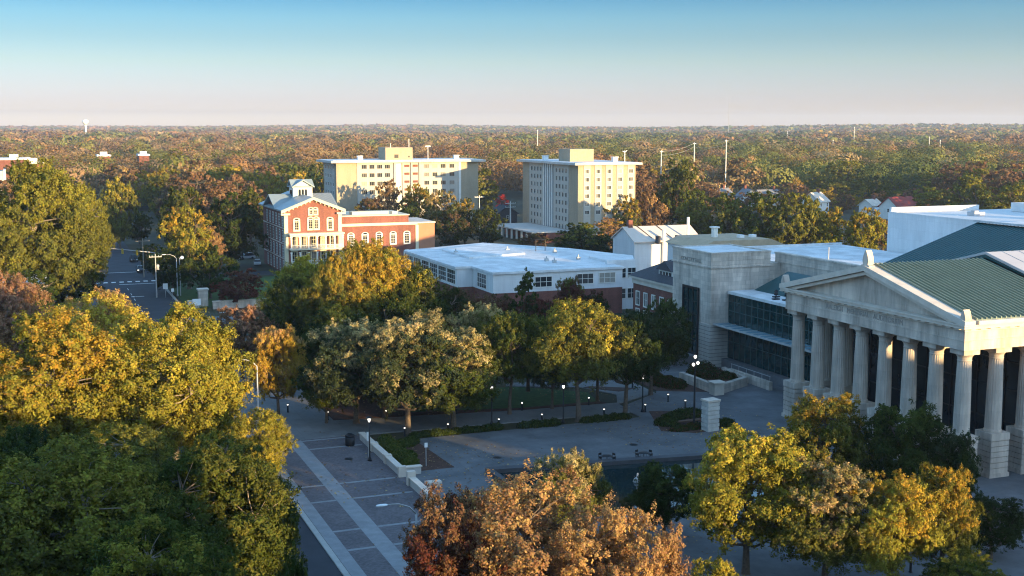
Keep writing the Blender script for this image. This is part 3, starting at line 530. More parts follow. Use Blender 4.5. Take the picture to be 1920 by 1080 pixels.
# green seamed gable roof
RX1 = 103.2
def slope(sgn, x0, x1, m, name, par, ze=16.9, zr=AZ + .2, ye=None, step=.62, rib=.09):
    b = MB(); ye = ye if ye is not None else (YA - .5 if sgn < 0 else YB + .5)
    b.prism([(ye, ze - .25), (ye, ze), (YM, zr), (YM, zr - .25)], 'x', x0, x1)
    dy, dz = YM - ye, zr - ze; n = int((x1 - x0) / step)
    if rib:
        for k in range(n + 1):
            x = x0 + .05 + k * step
            b.add([(x, ye, ze + .001), (x + .10, ye, ze + .001), (x + .10, YM, zr + .001), (x, YM, zr + .001), (x, ye, ze + rib), (x + .10, ye, ze + rib), (x + .10, YM, zr + rib), (x, YM, zr + rib)], [(4, 5, 6, 7), (0, 1, 5, 4), (1, 2, 6, 5), (2, 3, 7, 6), (3, 0, 4, 7)])
    return b.build(name, m, par)
slope(-1, X0 + .9, RX1, greenmetal, 'roof_slope', th, step=.62, rib=.20); slope(1, X0 + .9, RX1, greenmetal, 'roof_slope', th, step=.5)
e = MB(); e.box(X0 + .9, 112, YA - .95, YA - .55, 16.45, 16.85); g_ = e.build('gutter', trimstone, th)
g_ = slope(-1, RX1 - .02, 112, greymetal, 'grey_roof', th, 17.4, 21.6, YA - .3, 2.4, .05); g_['label'] = 'pale grey metal roof section behind the green one'
slope(1, RX1 - .02, 112, greymetal, 'grey_roof', th, 17.4, 21.6, YB + .3, 2.4, .05)
e = MB(); e.prism([(YA - .3, 16.9), (YB + .3, 16.9), (YM, 21.3)], 'x', RX1 - .05, RX1 + .1); e.build('gable_step', tealmetal, th)
# big teal roof behind
e = MB(); TX0, TX1 = 101.5, 120.5
e.add([(TX0, 80, 17.0), (TX0, 132, 17.0), (TX1, 132, 23.1), (TX1, 80, 23.1), (TX0, 80, 16.7), (TX0, 132, 16.7), (TX1, 132, 22.8), (TX1, 80, 22.8)], [(0, 1, 2, 3), (4, 7, 6, 5), (0, 4, 5, 1), (1, 5, 6, 2), (2, 6, 7, 3), (3, 7, 4, 0)])
for k in range(80):
    y = 80.2 + k * .65; e.add([(TX0, y, 17.002), (TX0, y + .06, 17.002), (TX1, y + .06, 23.102), (TX1, y, 23.102), (TX0, y, 17.07), (TX0, y + .06, 17.07), (TX1, y + .06, 23.17), (TX1, y, 23.17)], [(4, 5, 6, 7), (0, 1, 5, 4), (1, 2, 6, 5), (2, 3, 7, 6), (3, 0, 4, 7)])
r_ = e.build('teal_roof', tealmetal, th); r_['label'] = 'large dark teal metal roof slope behind the portico'
e = MB(); e.box(TX1 - .3, TX1 + 18, 80, 132, 22.7, 23.0); e.box(TX1 - .5, TX1 + .4, 80, 132.2, 23.18, 23.45); e.build('flat_roof', whiteroof, th)
e = MB(); e.box(TX0 + .3, 140, 80, 131.7, 0, 16.6); e.prism([(TX0 + .4, 16.6), (139.9, 16.6), (139.9, 22.6), (TX1, 22.6)], 'y', 80.2, 131.6); e.build('auditorium_wall', limestone, th)
# portico back wall of dark glazing, floor and pedestals
e = MB(); e.box(X0 + .2, TX0, YA + 3.4, YB - .3, .1, 1.6); e.build('portico_floor', plazacon, th)
e = MB(); e.box(96.5, 97, YA + 2.2, YB - .4, 1.61, 13.7); gl = e.build('portico_glazing', darkglass, th)
e = MB()
for k in range(15): y = YA + 2.3 + k * 2.05; e.box(96.36, 96.495, y, y + .16, 1.62, 13.7)
for z in (4.6, 8.2, 11.2): e.box(96.38, 96.49, YA + 2.2, YB - .4, z, z + .14)
e.build('mullion', darkmetal, gl)
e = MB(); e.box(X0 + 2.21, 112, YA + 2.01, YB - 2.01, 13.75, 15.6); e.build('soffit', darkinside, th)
e = MB(); e.box(97.01, 112, YA + 2.4, YA + 2.9, 1.0, 13.7); e.build('side_glazing', darkglass, th)
def column_mb():
    b = MB(); n = 40; prof = [(0, .90), (.22, .90), (.24, .84), (1.5, .83), (3.5, .80), (5.5, .75), (6.9, .70), (7.0, .74), (7.1, .70), (7.35, .74), (7.62, .98)]
    vs = []
    for z, r in prof:
        for k in range(n):
            q = r * (1 - (.055 if k % 2 else 0) * (1 if .23 < z < 6.95 else 0)); a = 2 * math.pi * k / n; vs.append((q * math.cos(a), q * math.sin(a), z))
    b.add(vs, [(i * n + k, i * n + (k + 1) % n, (i + 1) * n + (k + 1) % n, (i + 1) * n + k) for i in range(len(prof) - 1) for k in range(n)])
    b.box(-1.02, 1.02, -1.02, 1.02, 7.62, 8.10); return b
def pedestal_mb():
    b = MB(); z = 0.0
    b.box(-1.28, 1.28, -1.28, 1.28, 0, .45); z = .45
    for k in range(6): b.box(-1.16, 1.16, -1.16, 1.16, z, z + .50); b.box(-1.03, 1.03, -1.03, 1.03, z + .50, z + .575); z += .575
    b.box(-1.2, 1.2, -1.2, 1.2, z, z + .75); return b, z + .75
COLX = X0 + 1.25; CY0, CDY = YA + 1.25, 4.12
colp = pedp = None
spots = [(COLX, CY0 + k * CDY) for k in range(8)] + [(COLX + k * 4.12, CY0) for k in range(1, 6)] + [(COLX + 4.12, CY0 + 7 * CDY), (COLX + 4.12, CY0 + 6 * CDY)]
for x, y in spots:
    l = Vector((x - 88, y - 112, 0))
    if colp is None:
        colp = column_mb().build('column', smoothstone); colp.parent = th; colp.location = l + Vector((0, 0, 4.76)); colp.scale = (1, 1, 1.105)
        pb, PZ = pedestal_mb(); pedp = pb.build('pedestal', smoothstone); pedp.parent = th; pedp.location = l + Vector((0, 0, .1))
    else:
        sub(colp, l + Vector((0, 0, 4.76)), 0, th); sub(pedp, l + Vector((0, 0, .1)), 0, th)
def text(body, loc, size, m, par, rot, ext=.03, name='lettering'):
    cu = bpy.data.curves.new(name, 'FONT'); cu.body = body; cu.size = size; cu.extrude = ext; cu.align_x = 'CENTER'; cu.materials.append(m)
    o = bpy.data.objects.new(name, cu); COL.objects.link(o)
    q = bpy.data.objects.new(name, bpy.data.meshes.new_from_object(o)); COL.objects.link(q); bpy.data.objects.remove(o)
    q.parent = par; q.location = Vector(loc) - Vector(OFF.get(par.name, (0, 0, 0))); q.rotation_euler = rot; return q
WROT = (math.pi / 2, 0, -math.pi / 2)
lettering = mat('carved_lettering', (.36, .325, .285), .9, .1)
text('RALEIGH   MEMORIAL   AUDITORIUM', (X0 + .05, YM + .6, 14.92), .82, lettering, th, WROT)
# ------------------------------------------------------------------ white stage house
fh = thing('stage_house', 'large white windowless stage house with low white roof behind the theatre', 'stage house', (152, 170, 0))
e = MB(); e.box(152, 182, 140, 190, 0, 19.9); e.box(151.9, 152.4, 139.9, 189.6, 19.9, 20.1); e.build('stage_tower', whitewall, fh)
e = MB(); e.box(152.4, 173.3, 189.5, 190.1, 19.95, 20.9); e.build('parapet', whiteroof, fh)
e = MB(); e.box(176, 182, 150, 184, 19.95, 21.6); e.build('rooftop_block', whitewall, fh)
for (x, y, s) in ((160, 176, 1.2), (164, 165, 1.6), (158, 158, 1.0), (168, 160, 1.3), (163, 151, 1.1)):
    e = MB(); e.box(x, x + 2 * s, y, y + 1.6 * s, 19.92, 19.92 + .6 * s); e.box(x + .2, x + .9 * s, y + .2, y + s, 19.92 + .6 * s, 19.92 + .8 * s); e.build('roof_vent', greymetal, fh)
e = MB(); e.box(120, 151.8, 160, 204, 0, 12.6); e.box(120, 151.85, 203.6, 204.1, 12.6, 13.0); e.box(119.9, 120.3, 160, 204.1, 12.6, 12.95); e.build('low_roof', whiteroof, fh)
e = MB(); e.box(130, 130.1, 178, 178.1, 12.6, 15.2); e.box(140, 147, 168, 168.5, 12.61, 12.9); e.box(128, 131, 164, 165.5, 12.61, 13.8); e.build('roof_equipment', greypole, fh)
# ------------------------------------------------------------------ stone concert hall and glass lobby
ch = thing('concert_hall', 'plain stone concert hall block with flat white roof and tall dark window', 'concert hall', (98, 164, 0))
HX, HY0, HY1, HX1 = 94.4, 157.8, 169.4, 104.6
e = MB(); e.box(HX, HX1, HY0, HY1, 0, 15.1); e.build('hall_wall', limestone, ch)
e = MB(); e.box(HX - .12, HX1 + .1, HY0 - .12, HY1 + .1, 0, 6.6); e.build('rusticated_base', rustic, ch)
e = MB(); e.box(HX - .2, HX1 + .2, HY0 - .2, HY1 + .2, 15.102, 15.35); e.box(HX - .06, HX1 + .06, HY0 - .06, HY1 + .06, 15.35, 17.2)
e.box(HX - .14, HX + .45, HY0 - .14, HY1 + .14, 17.2, 17.42); e.box(HX1 - .45, HX1 + .14, HY0 - .14, HY1 + .14, 17.2, 17.42); e.box(HX + .45, HX1 - .45, HY0 - .14, HY0 + .45, 17.2, 17.42); e.box(HX + .45, HX1 - .45, HY1 - .45, HY1 + .14, 17.2, 17.42)
e.box(HX - .1, HX1 + .1, HY0 - .1, HY0 - .06, 16.2, 16.3); e.build('parapet', limestone, ch)
e = MB(); e.box(HX + .45, HX1 - .45, HY0 + .45, HY1 - .45, 17.2, 17.30); e.build('flat_roof', whiteroof, ch)
text('CONCERT HALL', (HX - .09, 163.6, 15.62), .85, lettering, ch, WROT)
w_ = win('tall_window', 4.4, 10.0, ch, darkmetal, tealglass, 3, 5, .14, .16, surround=.22); w_.location = Vector((HX - .125, 163.4, 6.6)) - Vector((98, 164, 0)); w_.rotation_euler = (0, 0, WEST)
e = MB(); e.box(104.62, 106.99, 158.5, 169, 0, 15.4); e.box(107.0, 119.8, 137, 172, 0, 12.5); e.box(107.0, 107.6, 137.2, 160, 12.5, 16.7); e.box(106.88, 107.7, 137.1, 160.1, 16.7, 16.95); e.box(106.92, 106.998, 137.2, 160, 15.4, 15.55); e.build('rear_wall', limestone, ch)
e = MB(); e.box(107.65, 119.8, 137, 172, 12.501, 12.58); e.build('rear_roof', whiteroof, ch)
lb = thing('glass_lobby', 'two storey dark teal glass lobby between the stone hall and the portico', 'lobby', (100, 142, 0))
LX, LY0, LY1 = 97.5, 127.7, 157.6
e = MB(); e.box(LX, 101.3, LY0, LY1, 1.45, 11.2); g1 = e.build('curtain_wall', tealglass, lb)
e = MB()
for k in range(20): y = LY0 + .1 + k * 1.565; e.box(LX - .09, LX - .002, y, y + .10, 1.5, 11.2)
for z in (4.0, 8.6, 10.0): e.box(LX - .07, LX - .002, LY0, LY1, z, z + .09)
e.build('mullion', mat('dark_teal_frames', (.05, .10, .10), .5), g1)
e = MB(); e.box(LX - .35, 106.9, LY0, LY1 - .01, 11.21, 11.62); e.build('flat_roof', whiteroof, lb)
e = MB(); e.box(94.9, LX - .1, LY0 + .3, 160.8, 6.62, 6.78); cn = e.build('glass_canopy', mat('frosted_canopy_glass', (.16, .30, .36), .25, .08, .4, spec=.6), lb)
e = MB()
for k in range(17): y = LY0 + .4 + k * 1.95; e.box(94.9, LX - .1, y, y + .08, 6.785, 6.86)
e.box(94.82, 94.898, LY0 + .3, 160.8, 6.58, 6.84); e.build('canopy_frame', greypole, cn)
e = MB()                                          # hipped teal skylight
a_ = [(101.4, 130, 11.63), (106.8, 130, 11.63), (106.8, 157, 11.63), (101.4, 157, 11.63)]; t1, t2 = (104.3, 133.5, 14.8), (104.3, 152.5, 14.8)
e.add(a_ + [t1, t2], [(0, 1, 4), (2, 3, 5), (0, 4, 5, 3), (1, 2, 5, 4), (0, 3, 2, 1)]); e.build('skylight', tealmetal, lb)
e = MB()
for k in range(7):
    y = 138 + k * 1.1; e.add([(101.5, y, 11.76), (101.5, y + .75, 11.76), (104.0, y + .75, 14.62), (104.0, y, 14.62)], [(0, 1, 2, 3)])
e.build('skylight_glazing', mat('skylight_glass', (.20, .32, .36), .1, .1, .4, spec=.6), lb)
for k, (x, y) in enumerate(((98.6, 147), (99.4, 145.6), (98.9, 143.2), (99.6, 141), (100, 149))):
    e = MB(); e.tube([(x, y, 11.62), (x, y, 12.5)], .08, 6); e.lathe((x, y, 12.3), [(.28, 0), (.32, .15), (.1, .45)], 8); e.box(x - .5, x + .5, y - .3, y + .3, 11.63, 11.8); e.build('roof_equipment', darkmetal, lb)
# ------------------------------------------------------------------ brick building with the hipped roof
bb = thing('brick_office', 'two storey dark red brick building with hipped shingle roof beside the stone hall', 'building', (108, 195, 0))
e = MB(); e.box(103.2, 118, 178, 200, 0, 7.6); e.build('wall', brickdark, bb)
e = MB(); e.box(103.0, 118.2, 177.8, 200.2, 7.6, 8.6); e.box(102.5, 118.7, 177.3, 200.7, 8.6, 9.0); e.build('cornice', trimstone, bb)
e = MB(); e.add([(102.4, 177.2, 9.0), (118.8, 177.2, 9.0), (118.8, 200.8, 9.0), (102.4, 200.8, 9.0), (110.6, 185, 13.2), (110.6, 193.5, 13.2)], [(0, 1, 4), (2, 3, 5), (0, 4, 5, 3), (1, 2, 5, 4), (0, 3, 2, 1)]); rf = e.build('roof', slate, bb)
e = MB(); e.box(104.4, 108.5, 187.5, 192.5, 9.2, 10.9); dm = e.build('dormer', whitepaint, bb); dm['label'] = 'white dormer with four small dark windows'
e = MB(); e.prism([(187.1, 10.9), (192.9, 10.9), (190, 12.6)], 'x', 104.0, 110.4); e.build('dormer_roof', slate, dm)
for k in range(4): e = MB(); y = 187.9 + k * 1.15; e.box(104.34, 104.395, y, y + .8, 9.6, 10.6); e.build('dormer_window', darkglass, dm)
w_ = win('window', 1.3, 2.5, bb, whitepaint, darkglass, 2, 2, .1, .1, surround=.1)
wrow(w_, [(103.19, 180 + k * 3.0, 5.0) for k in range(7)], WEST); wrow(w_, [(103.19, 180 + k * 3.0, 1.8) for k in range(7)], WEST); wrow(w_, [(105.5 + k * 3.1, 177.99, 5.0) for k in range(4)], 0)
# ------------------------------------------------------------------ school
sc = thing('school', 'long low brick and white school with large white flat roof and big windows', 'school', (95, 240, 0))
out = [(77, 223.6), (80.3, 223.6), (80.3, 212.4), (107.2, 212.4), (107.2, 217.5), (112, 217.5), (118, 230), (112, 249), (102.9, 262), (99, 268), (77, 258)]
e = MB(); e.prism(out, 'z', 0, 5.1); e.build('brick_base', brickdark, sc)
def grow(p, d): c = Vector((97, 238)); return [tuple(Vector(q) + (Vector(q) - c).normalized() * d) for q in p]
e = MB(); e.prism(out, 'z', 5.102, 8.7); e.build('white_wall', whitewall, sc)
e = MB(); e.prism(grow(out, .45), 'z', 8.702, 9.15); e.prism([(84, 236), (98, 240), (98, 262), (84, 254)], 'z', 9.152, 9.5); rf = e.build('roof', whiteroof, sc)
e = MB(); e.box(105.9, 112.1, 216.6, 217.45, 0, 9.9); e.box(107.25, 112.0, 217.46, 228, 9.152, 9.6); e.build('entrance_bay', whitewall, sc)
for k in range(6):
    x, y = rnd.uniform(84, 108), rnd.uniform(222, 248); e = MB(); e.box(x, x + .7, y, y + .7, 9.152, 9.7); e.tube([(x + .35, y + .35, 9.7), (x + .35, y + .35, 10.2)], .12, 6); e.build('roof_vent', greypole, sc)
e = MB()
for dx in (0, 2.2): e.tube([(103 + dx, 246, 9.15), (103 + dx, 246, 11.6)], .09, 5)
for z in (10.4, 11.6): e.tube([(103, 246, z), (105.2, 246, z)], .09, 5)
e.build('roof_frame', darkmetal, sc)
w_ = win('window', 5.0, 2.9, sc, whitepaint, darkglass, 4, 3, .14, .08); wrow(w_, [(76.99, 226.8 + k * 5.6, 6.95) for k in range(6)], WEST); wrow(w_, [(80.29, 218.4, 6.9)], WEST)
w_ = win('window', 3.6, 2.1, sc, whitepaint, darkglass, 3, 2, .12, .12); wrow(w_, [(99.2, 212.39, 7.1), (103.9, 212.39, 7.1), (90.5, 212.39, 6.9)])
w_ = win('window', 1.9, 2.1, sc, whitepaint, darkglass, 2, 2, .10, .12); wrow(w_, [(106.95 + k * 2.2, 216.59, z) for k in range(3) for z in (7.3, 3.2)])
# ------------------------------------------------------------------ white gabled building and the tan roofed one behind the hall
gb = thing('gabled_building', 'white building with pale pink metal gable roof and tall white pipe', 'building', (143, 278, 0))
e = MB(); e.box(140.5, 159, 272, 284, 0, 7.6); e.prism([(272, 7.6), (284, 7.6), (278, 10.6)], 'x', 140.5, 159); e.build('wall', whitewall, gb)
e = MB()
for sgn in (-1, 1): e.prism([(278 + sgn * 6.6, 7.35), (278 + sgn * 6.6, 7.6), (278, 10.95), (278, 10.7)], 'x', 140.1, 159.6)
rf = e.build('roof', pinkroof, gb)
for x in (146.0, 151.5): e = MB(); e.add([(x, 271.6, 7.68), (x + .4, 271.6, 7.68), (x - 1.6, 278, 11.05), (x - 2.0, 278, 11.05)], [(0, 1, 2, 3)]); e.prism([(x, 270), (x + .8, 270), (x + .8, 271.3), (x, 271.3)], 'z', 7.0, 9.0); e.build('roof_valley', slate, rf)
e = MB(); e.box(141.6, 142.8, 277.4, 278.6, 10.4, 12.6); e.build('chimney', brickdark, rf)
e = MB(); e.tube([(155.5, 271.7, 0), (155.5, 271.7, 13.4)], .35, 10); e.build('pipe', white_metal, gb)
e = MB(); e.tube([(148.6, 271.6, 0), (148.6, 271.6, 10.4)], .5, 10); e.build('pipe', white_metal, gb)
tb_ = thing('tan_roofed_building', 'low cream building with wide tan roofs and a small white chimney', 'building', (150, 232, 0))
e = MB(); e.box(130, 150, 222, 236, 0, 11.0); e.build('wall', whitewall, tb_)
e = MB(); e.prism([(129.4, 11.0), (150.6, 11.0), (147, 12.4), (133, 12.4)], 'y', 221.4, 236.6); e.build('roof', tanroof, tb_)
e = MB(); e.box(150.1, 157, 224, 236, 0, 9.2); e.build('side_wall', whitewall, tb_); e = MB(); e.prism([(150.7, 9.2), (157.6, 9.2), (150.7, 11.2)], 'y', 223.4, 236.6); e.build('side_roof', tanroof, tb_)
e = MB(); e.box(137.4, 138.4, 229, 230, 12.2, 14.4); e.box(137.1, 138.7, 228.7, 230.3, 14.4, 14.7); e.build('chimney', whitepaint, tb_)
for x in (142, 145): e = MB(); e.box(x, x + 1.2, 226, 227.2, 12.3, 13.0); e.build('roof_vent', white_metal, tb_)
# ------------------------------------------------------------------ Italianate brick house with cupola
hs = thing('brick_house', 'tall red brick house with cream trim, two storey porch and white cupola', 'house', (65.4, 313, 0))
BX0, BX1, BY0, BY1, EZ, RZ = 58.4, 72.4, 298.0, 327.0, 15.9, 18.6
BXM = (BX0 + BX1) / 2
e = MB(); e.box(BX0, BX1, BY0, BY1, 0, EZ); e.prism([(BX0, EZ), (BX1, EZ), (BXM, RZ)], 'y', BY0, BY1); e.prism([(306, EZ), (320, EZ), (313, RZ)], 'x', BX0 - .01, BX1 + .01); e.build('wall', brick, hs)
e = MB()
for sgn in (-1, 1):
    xe = BXM + sgn * (7 + 1.0); e.prism([(xe, EZ - .35), (xe, EZ), (BXM, RZ + .45), (BXM, RZ + .1)], 'y', BY0 - 1.0, BY1 + 1.0)
    ye = 313 + sgn * 8.0; e.prism([(ye, EZ - .34), (ye, EZ + .01), (313, RZ + .46), (313, RZ + .11)], 'x', BX0 - 1.1, BX1 + 1.1)
for k in range(24): y = 305.2 + k * .34; 
rf = e.build('roof', silverroof, hs)
e = MB()
for k in range(25):                               # standing seams on the sunny cross gable
    x = BXM + 1.5 + k * .33
    if x < BX1 + 1.0: e.add([(x, 305.0, EZ + .02), (x + .07, 305.0, EZ + .02), (x + .07, 313, RZ + .47), (x, 313, RZ + .47), (x, 305.0, EZ + .12), (x + .07, 305.0, EZ + .12), (x + .07, 313, RZ + .57), (x, 313, RZ + .57)], [(4, 5, 6, 7), (0, 1, 5, 4), (2, 3, 7, 6), (1, 2, 6, 5), (3, 0, 4, 7)])
e.build('roof_seam', greypole, rf)
e = MB()                                          # raking eave boards with brackets, corner strips
for sgn in (-1, 1):
    xe = BXM + sgn * 8.0; e.prism([(xe, EZ - .75), (xe, EZ - .36), (BXM, RZ + .09), (BXM, RZ - .3)], 'y', BY0 - .95, BY0 - .55)
    for k in range(7): f_ = .12 + k * .13; x = xe + (BXM - xe) * f_; z = EZ - .75 + (RZ - .3 - EZ + .75) * f_; e.box(x - .12, x + .12, BY0 - .54, BY0 - .02, z - .35, z + .1)
    e.box(min(xe, xe - sgn * 2.2), max(xe, xe - sgn * 2.2), BY0 - .95, BY0 - .01, EZ - 1.2, EZ - .78)
    xc = BX0 if sgn < 0 else BX1; e.box(xc - .12 if sgn < 0 else xc - .75, xc + .75 if sgn < 0 else xc + .12, BY0 - .14, BY0 - .003, 0, EZ - 1.25)
e.box(BX0 - .14, BX0 - .003, BY0, BY0 + .8, 0, EZ - .8); e.build('eave_trim', mat('cream_painted_trim', (.72, .64, .47), .7, .06), hs)
cream = MATS['cream_painted_trim']
cu = MB(); cu.box(63.0, 67.9, 309.6, 314.6, 17.2, 20.9); cp = cu.build('cupola', whitepaint, hs)
e = MB()
for sgn in (-1, 1): xe = 65.45 + sgn * 2.9; e.prism([(xe, 20.75), (xe, 21.0), (65.45, 22.75), (65.45, 22.5)], 'y', 308.8, 315.4)
for sgn in (-1, 1): ye = 312.1 + sgn * 2.9; e.prism([(ye, 20.76), (ye, 21.01), (312.1, 22.76), (312.1, 22.51)], 'x', 62.5, 68.4)
e.build('cupola_roof', silverroof, cp); e = MB(); e.prism([(62.9, 20.9), (68.0, 20.9), (65.45, 22.4)], 'y', 309.6, 309.8); e.build('cupola_gable', whitepaint, cp)
for k in range(3):
    e = MB(); x = 64.35 + k * .8; e.box(x, x + .6, 309.52, 309.597, 18.6, 20.1); e.box(x + .05, x + .55, 309.53, 309.598, 20.1, 20.3); e.build('cupola_window', darkglass, cp)
for k in range(3):
    e = MB(); y = 310.6 + k * 1.1; e.box(62.92, 62.997, y, y + .7, 18.6, 20.1); e.build('cupola_window', darkglass, cp)
wt = win('arched_window', 1.05, 2.5, hs, cream, darkglass, 2, 4, .09, .12, True, surround=.34)
wrow(wt, [(61.3, BY0 - .003, 12.2), (69.6, BY0 - .003, 12.2), (64.75, BY0 - .003, 12.4), (66.15, BY0 - .003, 12.4)])
wt = win('arched_window', .8, 1.3, hs, cream, darkglass, 2, 3, .08, .12, True, surround=.30); wrow(wt, [(64.85, BY0 - .003, 15.4), (66.0, BY0 - .003, 15.4)])
wt = win('tall_window', 1.7, 2.9, hs, whitepaint, darkglass, 2, 4, .2, .05); wrow(wt, [(BX0 - .003, 300.6 + k * 4.1, z) for k in range(6) for z in (13.2, 9.4, 5.6, 1.9)], WEST)
e = MB()
for z in (11.2, 7.4, 3.7): e.box(BX0 - .06, BX0 - .003, BY0 + .85, BY1, z, z + .25)
e.build('string_course', trimstone, hs)
e = MB(); e.box(59.0, 72.6, 295.2, 297.85, 9.9, 10.3); e.box(59.2, 72.4, 295.4, 297.85, 9.55, 9.9); po = e.build('porch_roof', cream, hs)
e = MB()
for z in (6.2, 2.4): e.box(59.2, 72.4, 295.4, 297.85, z, z + .28)
pf = e.build('porch_floor', cream, hs)
def porch_post():
    b = MB(); b.box(-.13, .13, -.13, .13, 0, 3.35); b.box(-.2, .2, -.2, .2, 2.6, 2.75); b.box(-.22, .22, -.22, .22, 0, .3); b.box(-.3, .3, -.1, .1, 3.1, 3.35); return b
pp = porch_post().build('porch_post', whitepaint); pp.parent = hs; first = True
for z, n in ((6.48, 7), (2.68, 7)):
    for k in range(n):
        l = Vector((59.4 + k * 2.13, 295.6, z)) - Vector((65.4, 313, 0))
        if first: pp.location = l; pp.scale.z = .91; first = False
        else: c_ = sub(pp, l, 0, hs); c_.scale.z = .91
for z in (6.48, 2.68):
    e = MB(); e.box(59.4, 72.2, 295.55, 295.65, z + .85, z + .95)
    for k in range(52): x = 59.5 + k * .245; e.box(x, x + .07, 295.57, 295.63, z, z + .85)
    e.build('railing', whitepaint, hs)
dk = win('door_window', 1.2, 2.9, hs, cream, darkglass, 2, 3, .1, .1, surround=.2); wrow(dk, [(60.6 + k * 2.4, BY0 - .003, z) for k in range(5) for z in (8.0, 4.2)])
wg = thing('brick_wing', 'long flat roofed red brick wing with arched windows joined to the brick house', 'building', (83, 308, 0))
e = MB(); e.box(72.45, 92.4, 300, 318, 0, 11.3); e.build('wall', brick, wg)
e = MB(); e.box(72.45, 92.7, 299.7, 318, 11.3, 11.95); e.build('cornice', cream, wg); e = MB(); e.box(72.45, 90.6, 300.6, 317, 11.95, 13.7); e.build('attic', brick, wg)
e = MB(); e.box(72.45, 90.8, 300.4, 317, 13.7, 13.95); e.box(76.5, 86, 303, 306, 13.95, 14.7); e.box(87, 88.4, 303, 305, 13.95, 14.6); e.build('flat_roof', cream, wg)
e = MB(); e.box(92.45, 97.4, 300.1, 316, 0, 11.6); en_ = e.build('end_block', paintbrick, wg); e = MB(); e.box(92.3, 97.6, 299.9, 316.2, 11.6, 11.9); e.build('end_roof', trimstone, wg)
e = MB(); e.box(92.2, 93.0, 299.75, 299.997, 0, 11.2); e.build('corner_strip', cream, wg)
wt = win('arched_window', 1.3, 2.6, wg, whitepaint, darkglass, 2, 4, .10, .12, True, surround=.25); wrow(wt, [(75.3 + k * 3.65, 299.99, z) for k in range(5) for z in (7.9, 3.2)])
# ------------------------------------------------------------------ apartment blocks
def apt_window(par, m, w=1.5, h=1.5, nx=2): return win('window', w, h, par, m, darkglass, nx, 1, .1, .07)
rt = thing('apartment_block', 'nine storey apartment block with grey shaded left face and sunlit tan right face', 'apartment block', (168, 370, 0))
e = MB(); e.box(160, 180, 348.3, 394, 0, 24.2); e.build('wall', tanbrick, rt)
e = MB(); e.box(159.85, 159.998, 355.2, 387.6, 3.6, 24.1); e.build('white_panel', creampanel, rt)
e = MB(); e.box(158.3, 181.6, 346.7, 395.6, 24.2, 24.85); e.build('roof_slab', paleconcrete, rt); e = MB(); e.box(159.2, 180.8, 347.5, 394.8, 24.85, 24.95); e.build('roof', whiteroof, rt)
e = MB(); e.box(163.4, 171.8, 362, 371, 24.95, 28.9); e.build('penthouse', tanbrick, rt)
for x, y in ((162, 380), (176, 356)): e = MB(); e.box(x, x + 1.6, y, y + 1.6, 24.95, 26.3); e.box(x - .2, x + 1.8, y - .2, y + 1.8, 26.3, 26.5); e.build('roof_vent', white_metal, rt)
e = MB(); e.tube([(178, 352, 24.9), (178, 352, 28.6)], .12, 6); e.tube([(177.2, 352, 28.4), (178, 352, 28.0), (178.8, 352, 28.6)], .12, 6); e.build('antenna', white_metal, rt)
e = MB()
for k, y in enumerate((367.6, 369.3, 371, 372.7, 374.4)): e.box(159.5, 159.84, y, y + .5, 3.6, 24.1)
e.build('stair_fin', whitepaint, rt); e = MB(); e.box(159.80, 159.848, 367.2, 375.2, 3.6, 24.1); e.build('stair_glazing', mat('grey_stair_glass', (.16, .17, .2), .2, .1), rt)
w_ = apt_window(rt, creampanel, 1.15, 1.5); wrow(w_, [(159.84, y, 22.2 - r * 2.55) for r in range(8) for y in (357.0, 359.6, 362.0, 364.6, 377.6, 380.2, 382.8, 385.4)], WEST)
for k in range(5): e = MB(); x = 162.0 + k * 3.8; e.box(x - .1, x + 2.3, 348.18, 348.298, 2, 24.1); e.build('white_panel', creampanel, rt)
w_ = apt_window(rt, whitepaint, 1.5, 1.4, 3); wrow(w_, [(163.1 + k * 3.8, 348.17, 22.2 - r * 2.55) for r in range(6) for k in range(5)])
e = MB(); e.box(146, 159.7, 352, 388, 3.1, 3.5); e.build('arcade_roof', paleconcrete, rt)
e = MB()
for k in range(9): y = 352.5 + k * 4.3; e.box(146.2, 146.7, y, y + .7, 0, 3.1)
e.build('arcade_pillar', whitepaint, rt); e = MB(); e.box(151, 159.84, 352, 388, 0, 3.1); e.build('ground_floor', brickdark, rt)
lt = thing('apartment_block', 'long seven storey cream apartment block with tan end walls and a penthouse', 'apartment block', (122, 415, 0))
e = MB(); e.box(97.3, 148, 406, 425, 0, 24.0); e.build('wall', tanbrick, lt)
e = MB(); e.box(104.4, 140.4, 405.82, 405.998, 1, 23.9); e.box(97.15, 97.298, 408, 423, 1, 23.9); e.build('cream_panel', creampanel, lt)
e = MB(); e.box(95.2, 150.2, 404.2, 427, 24.0, 24.7); e.build('roof_slab', paleconcrete, lt); e = MB(); e.box(96, 149.4, 405, 426.2, 24.7, 24.8); e.build('roof', whiteroof, lt)
e = MB(); e.box(115.3, 125, 409, 418, 24.8, 29.0); e.build('penthouse', tanbrick, lt)
e = MB(); e.box(118.5, 119.9, 408.9, 408.997, 25.4, 26.6); e.box(123.4, 123.9, 408.9, 408.997, 25.6, 26.1); e.build('penthouse_louver', darkmetal, lt)
for x in (105.4, 140): e = MB(); e.box(x, x + 1.6, 408, 409.6, 24.8, 26.1); e.box(x - .15, x + 1.75, 407.9, 409.7, 26.1, 26.3); e.build('roof_vent', white_metal, lt)
for x, z in ((131.5, 29.5), (124.6, 31.8), (118, 30.4)): e = MB(); e.tube([(x, 412, 24.8), (x, 412, z)], .10, 6); (e.box(x - .9, x + .9, 411.9, 412.1, z - .4, z) if x > 130 else None); e.build('antenna', white_metal, lt)
e = MB()
for x in (117.2, 120.2, 123.2, 126.2): e.box(x, x + .5, 405.4, 405.815, 1, 23.9)
e.build('stair_fin', creampanel, lt); e = MB()
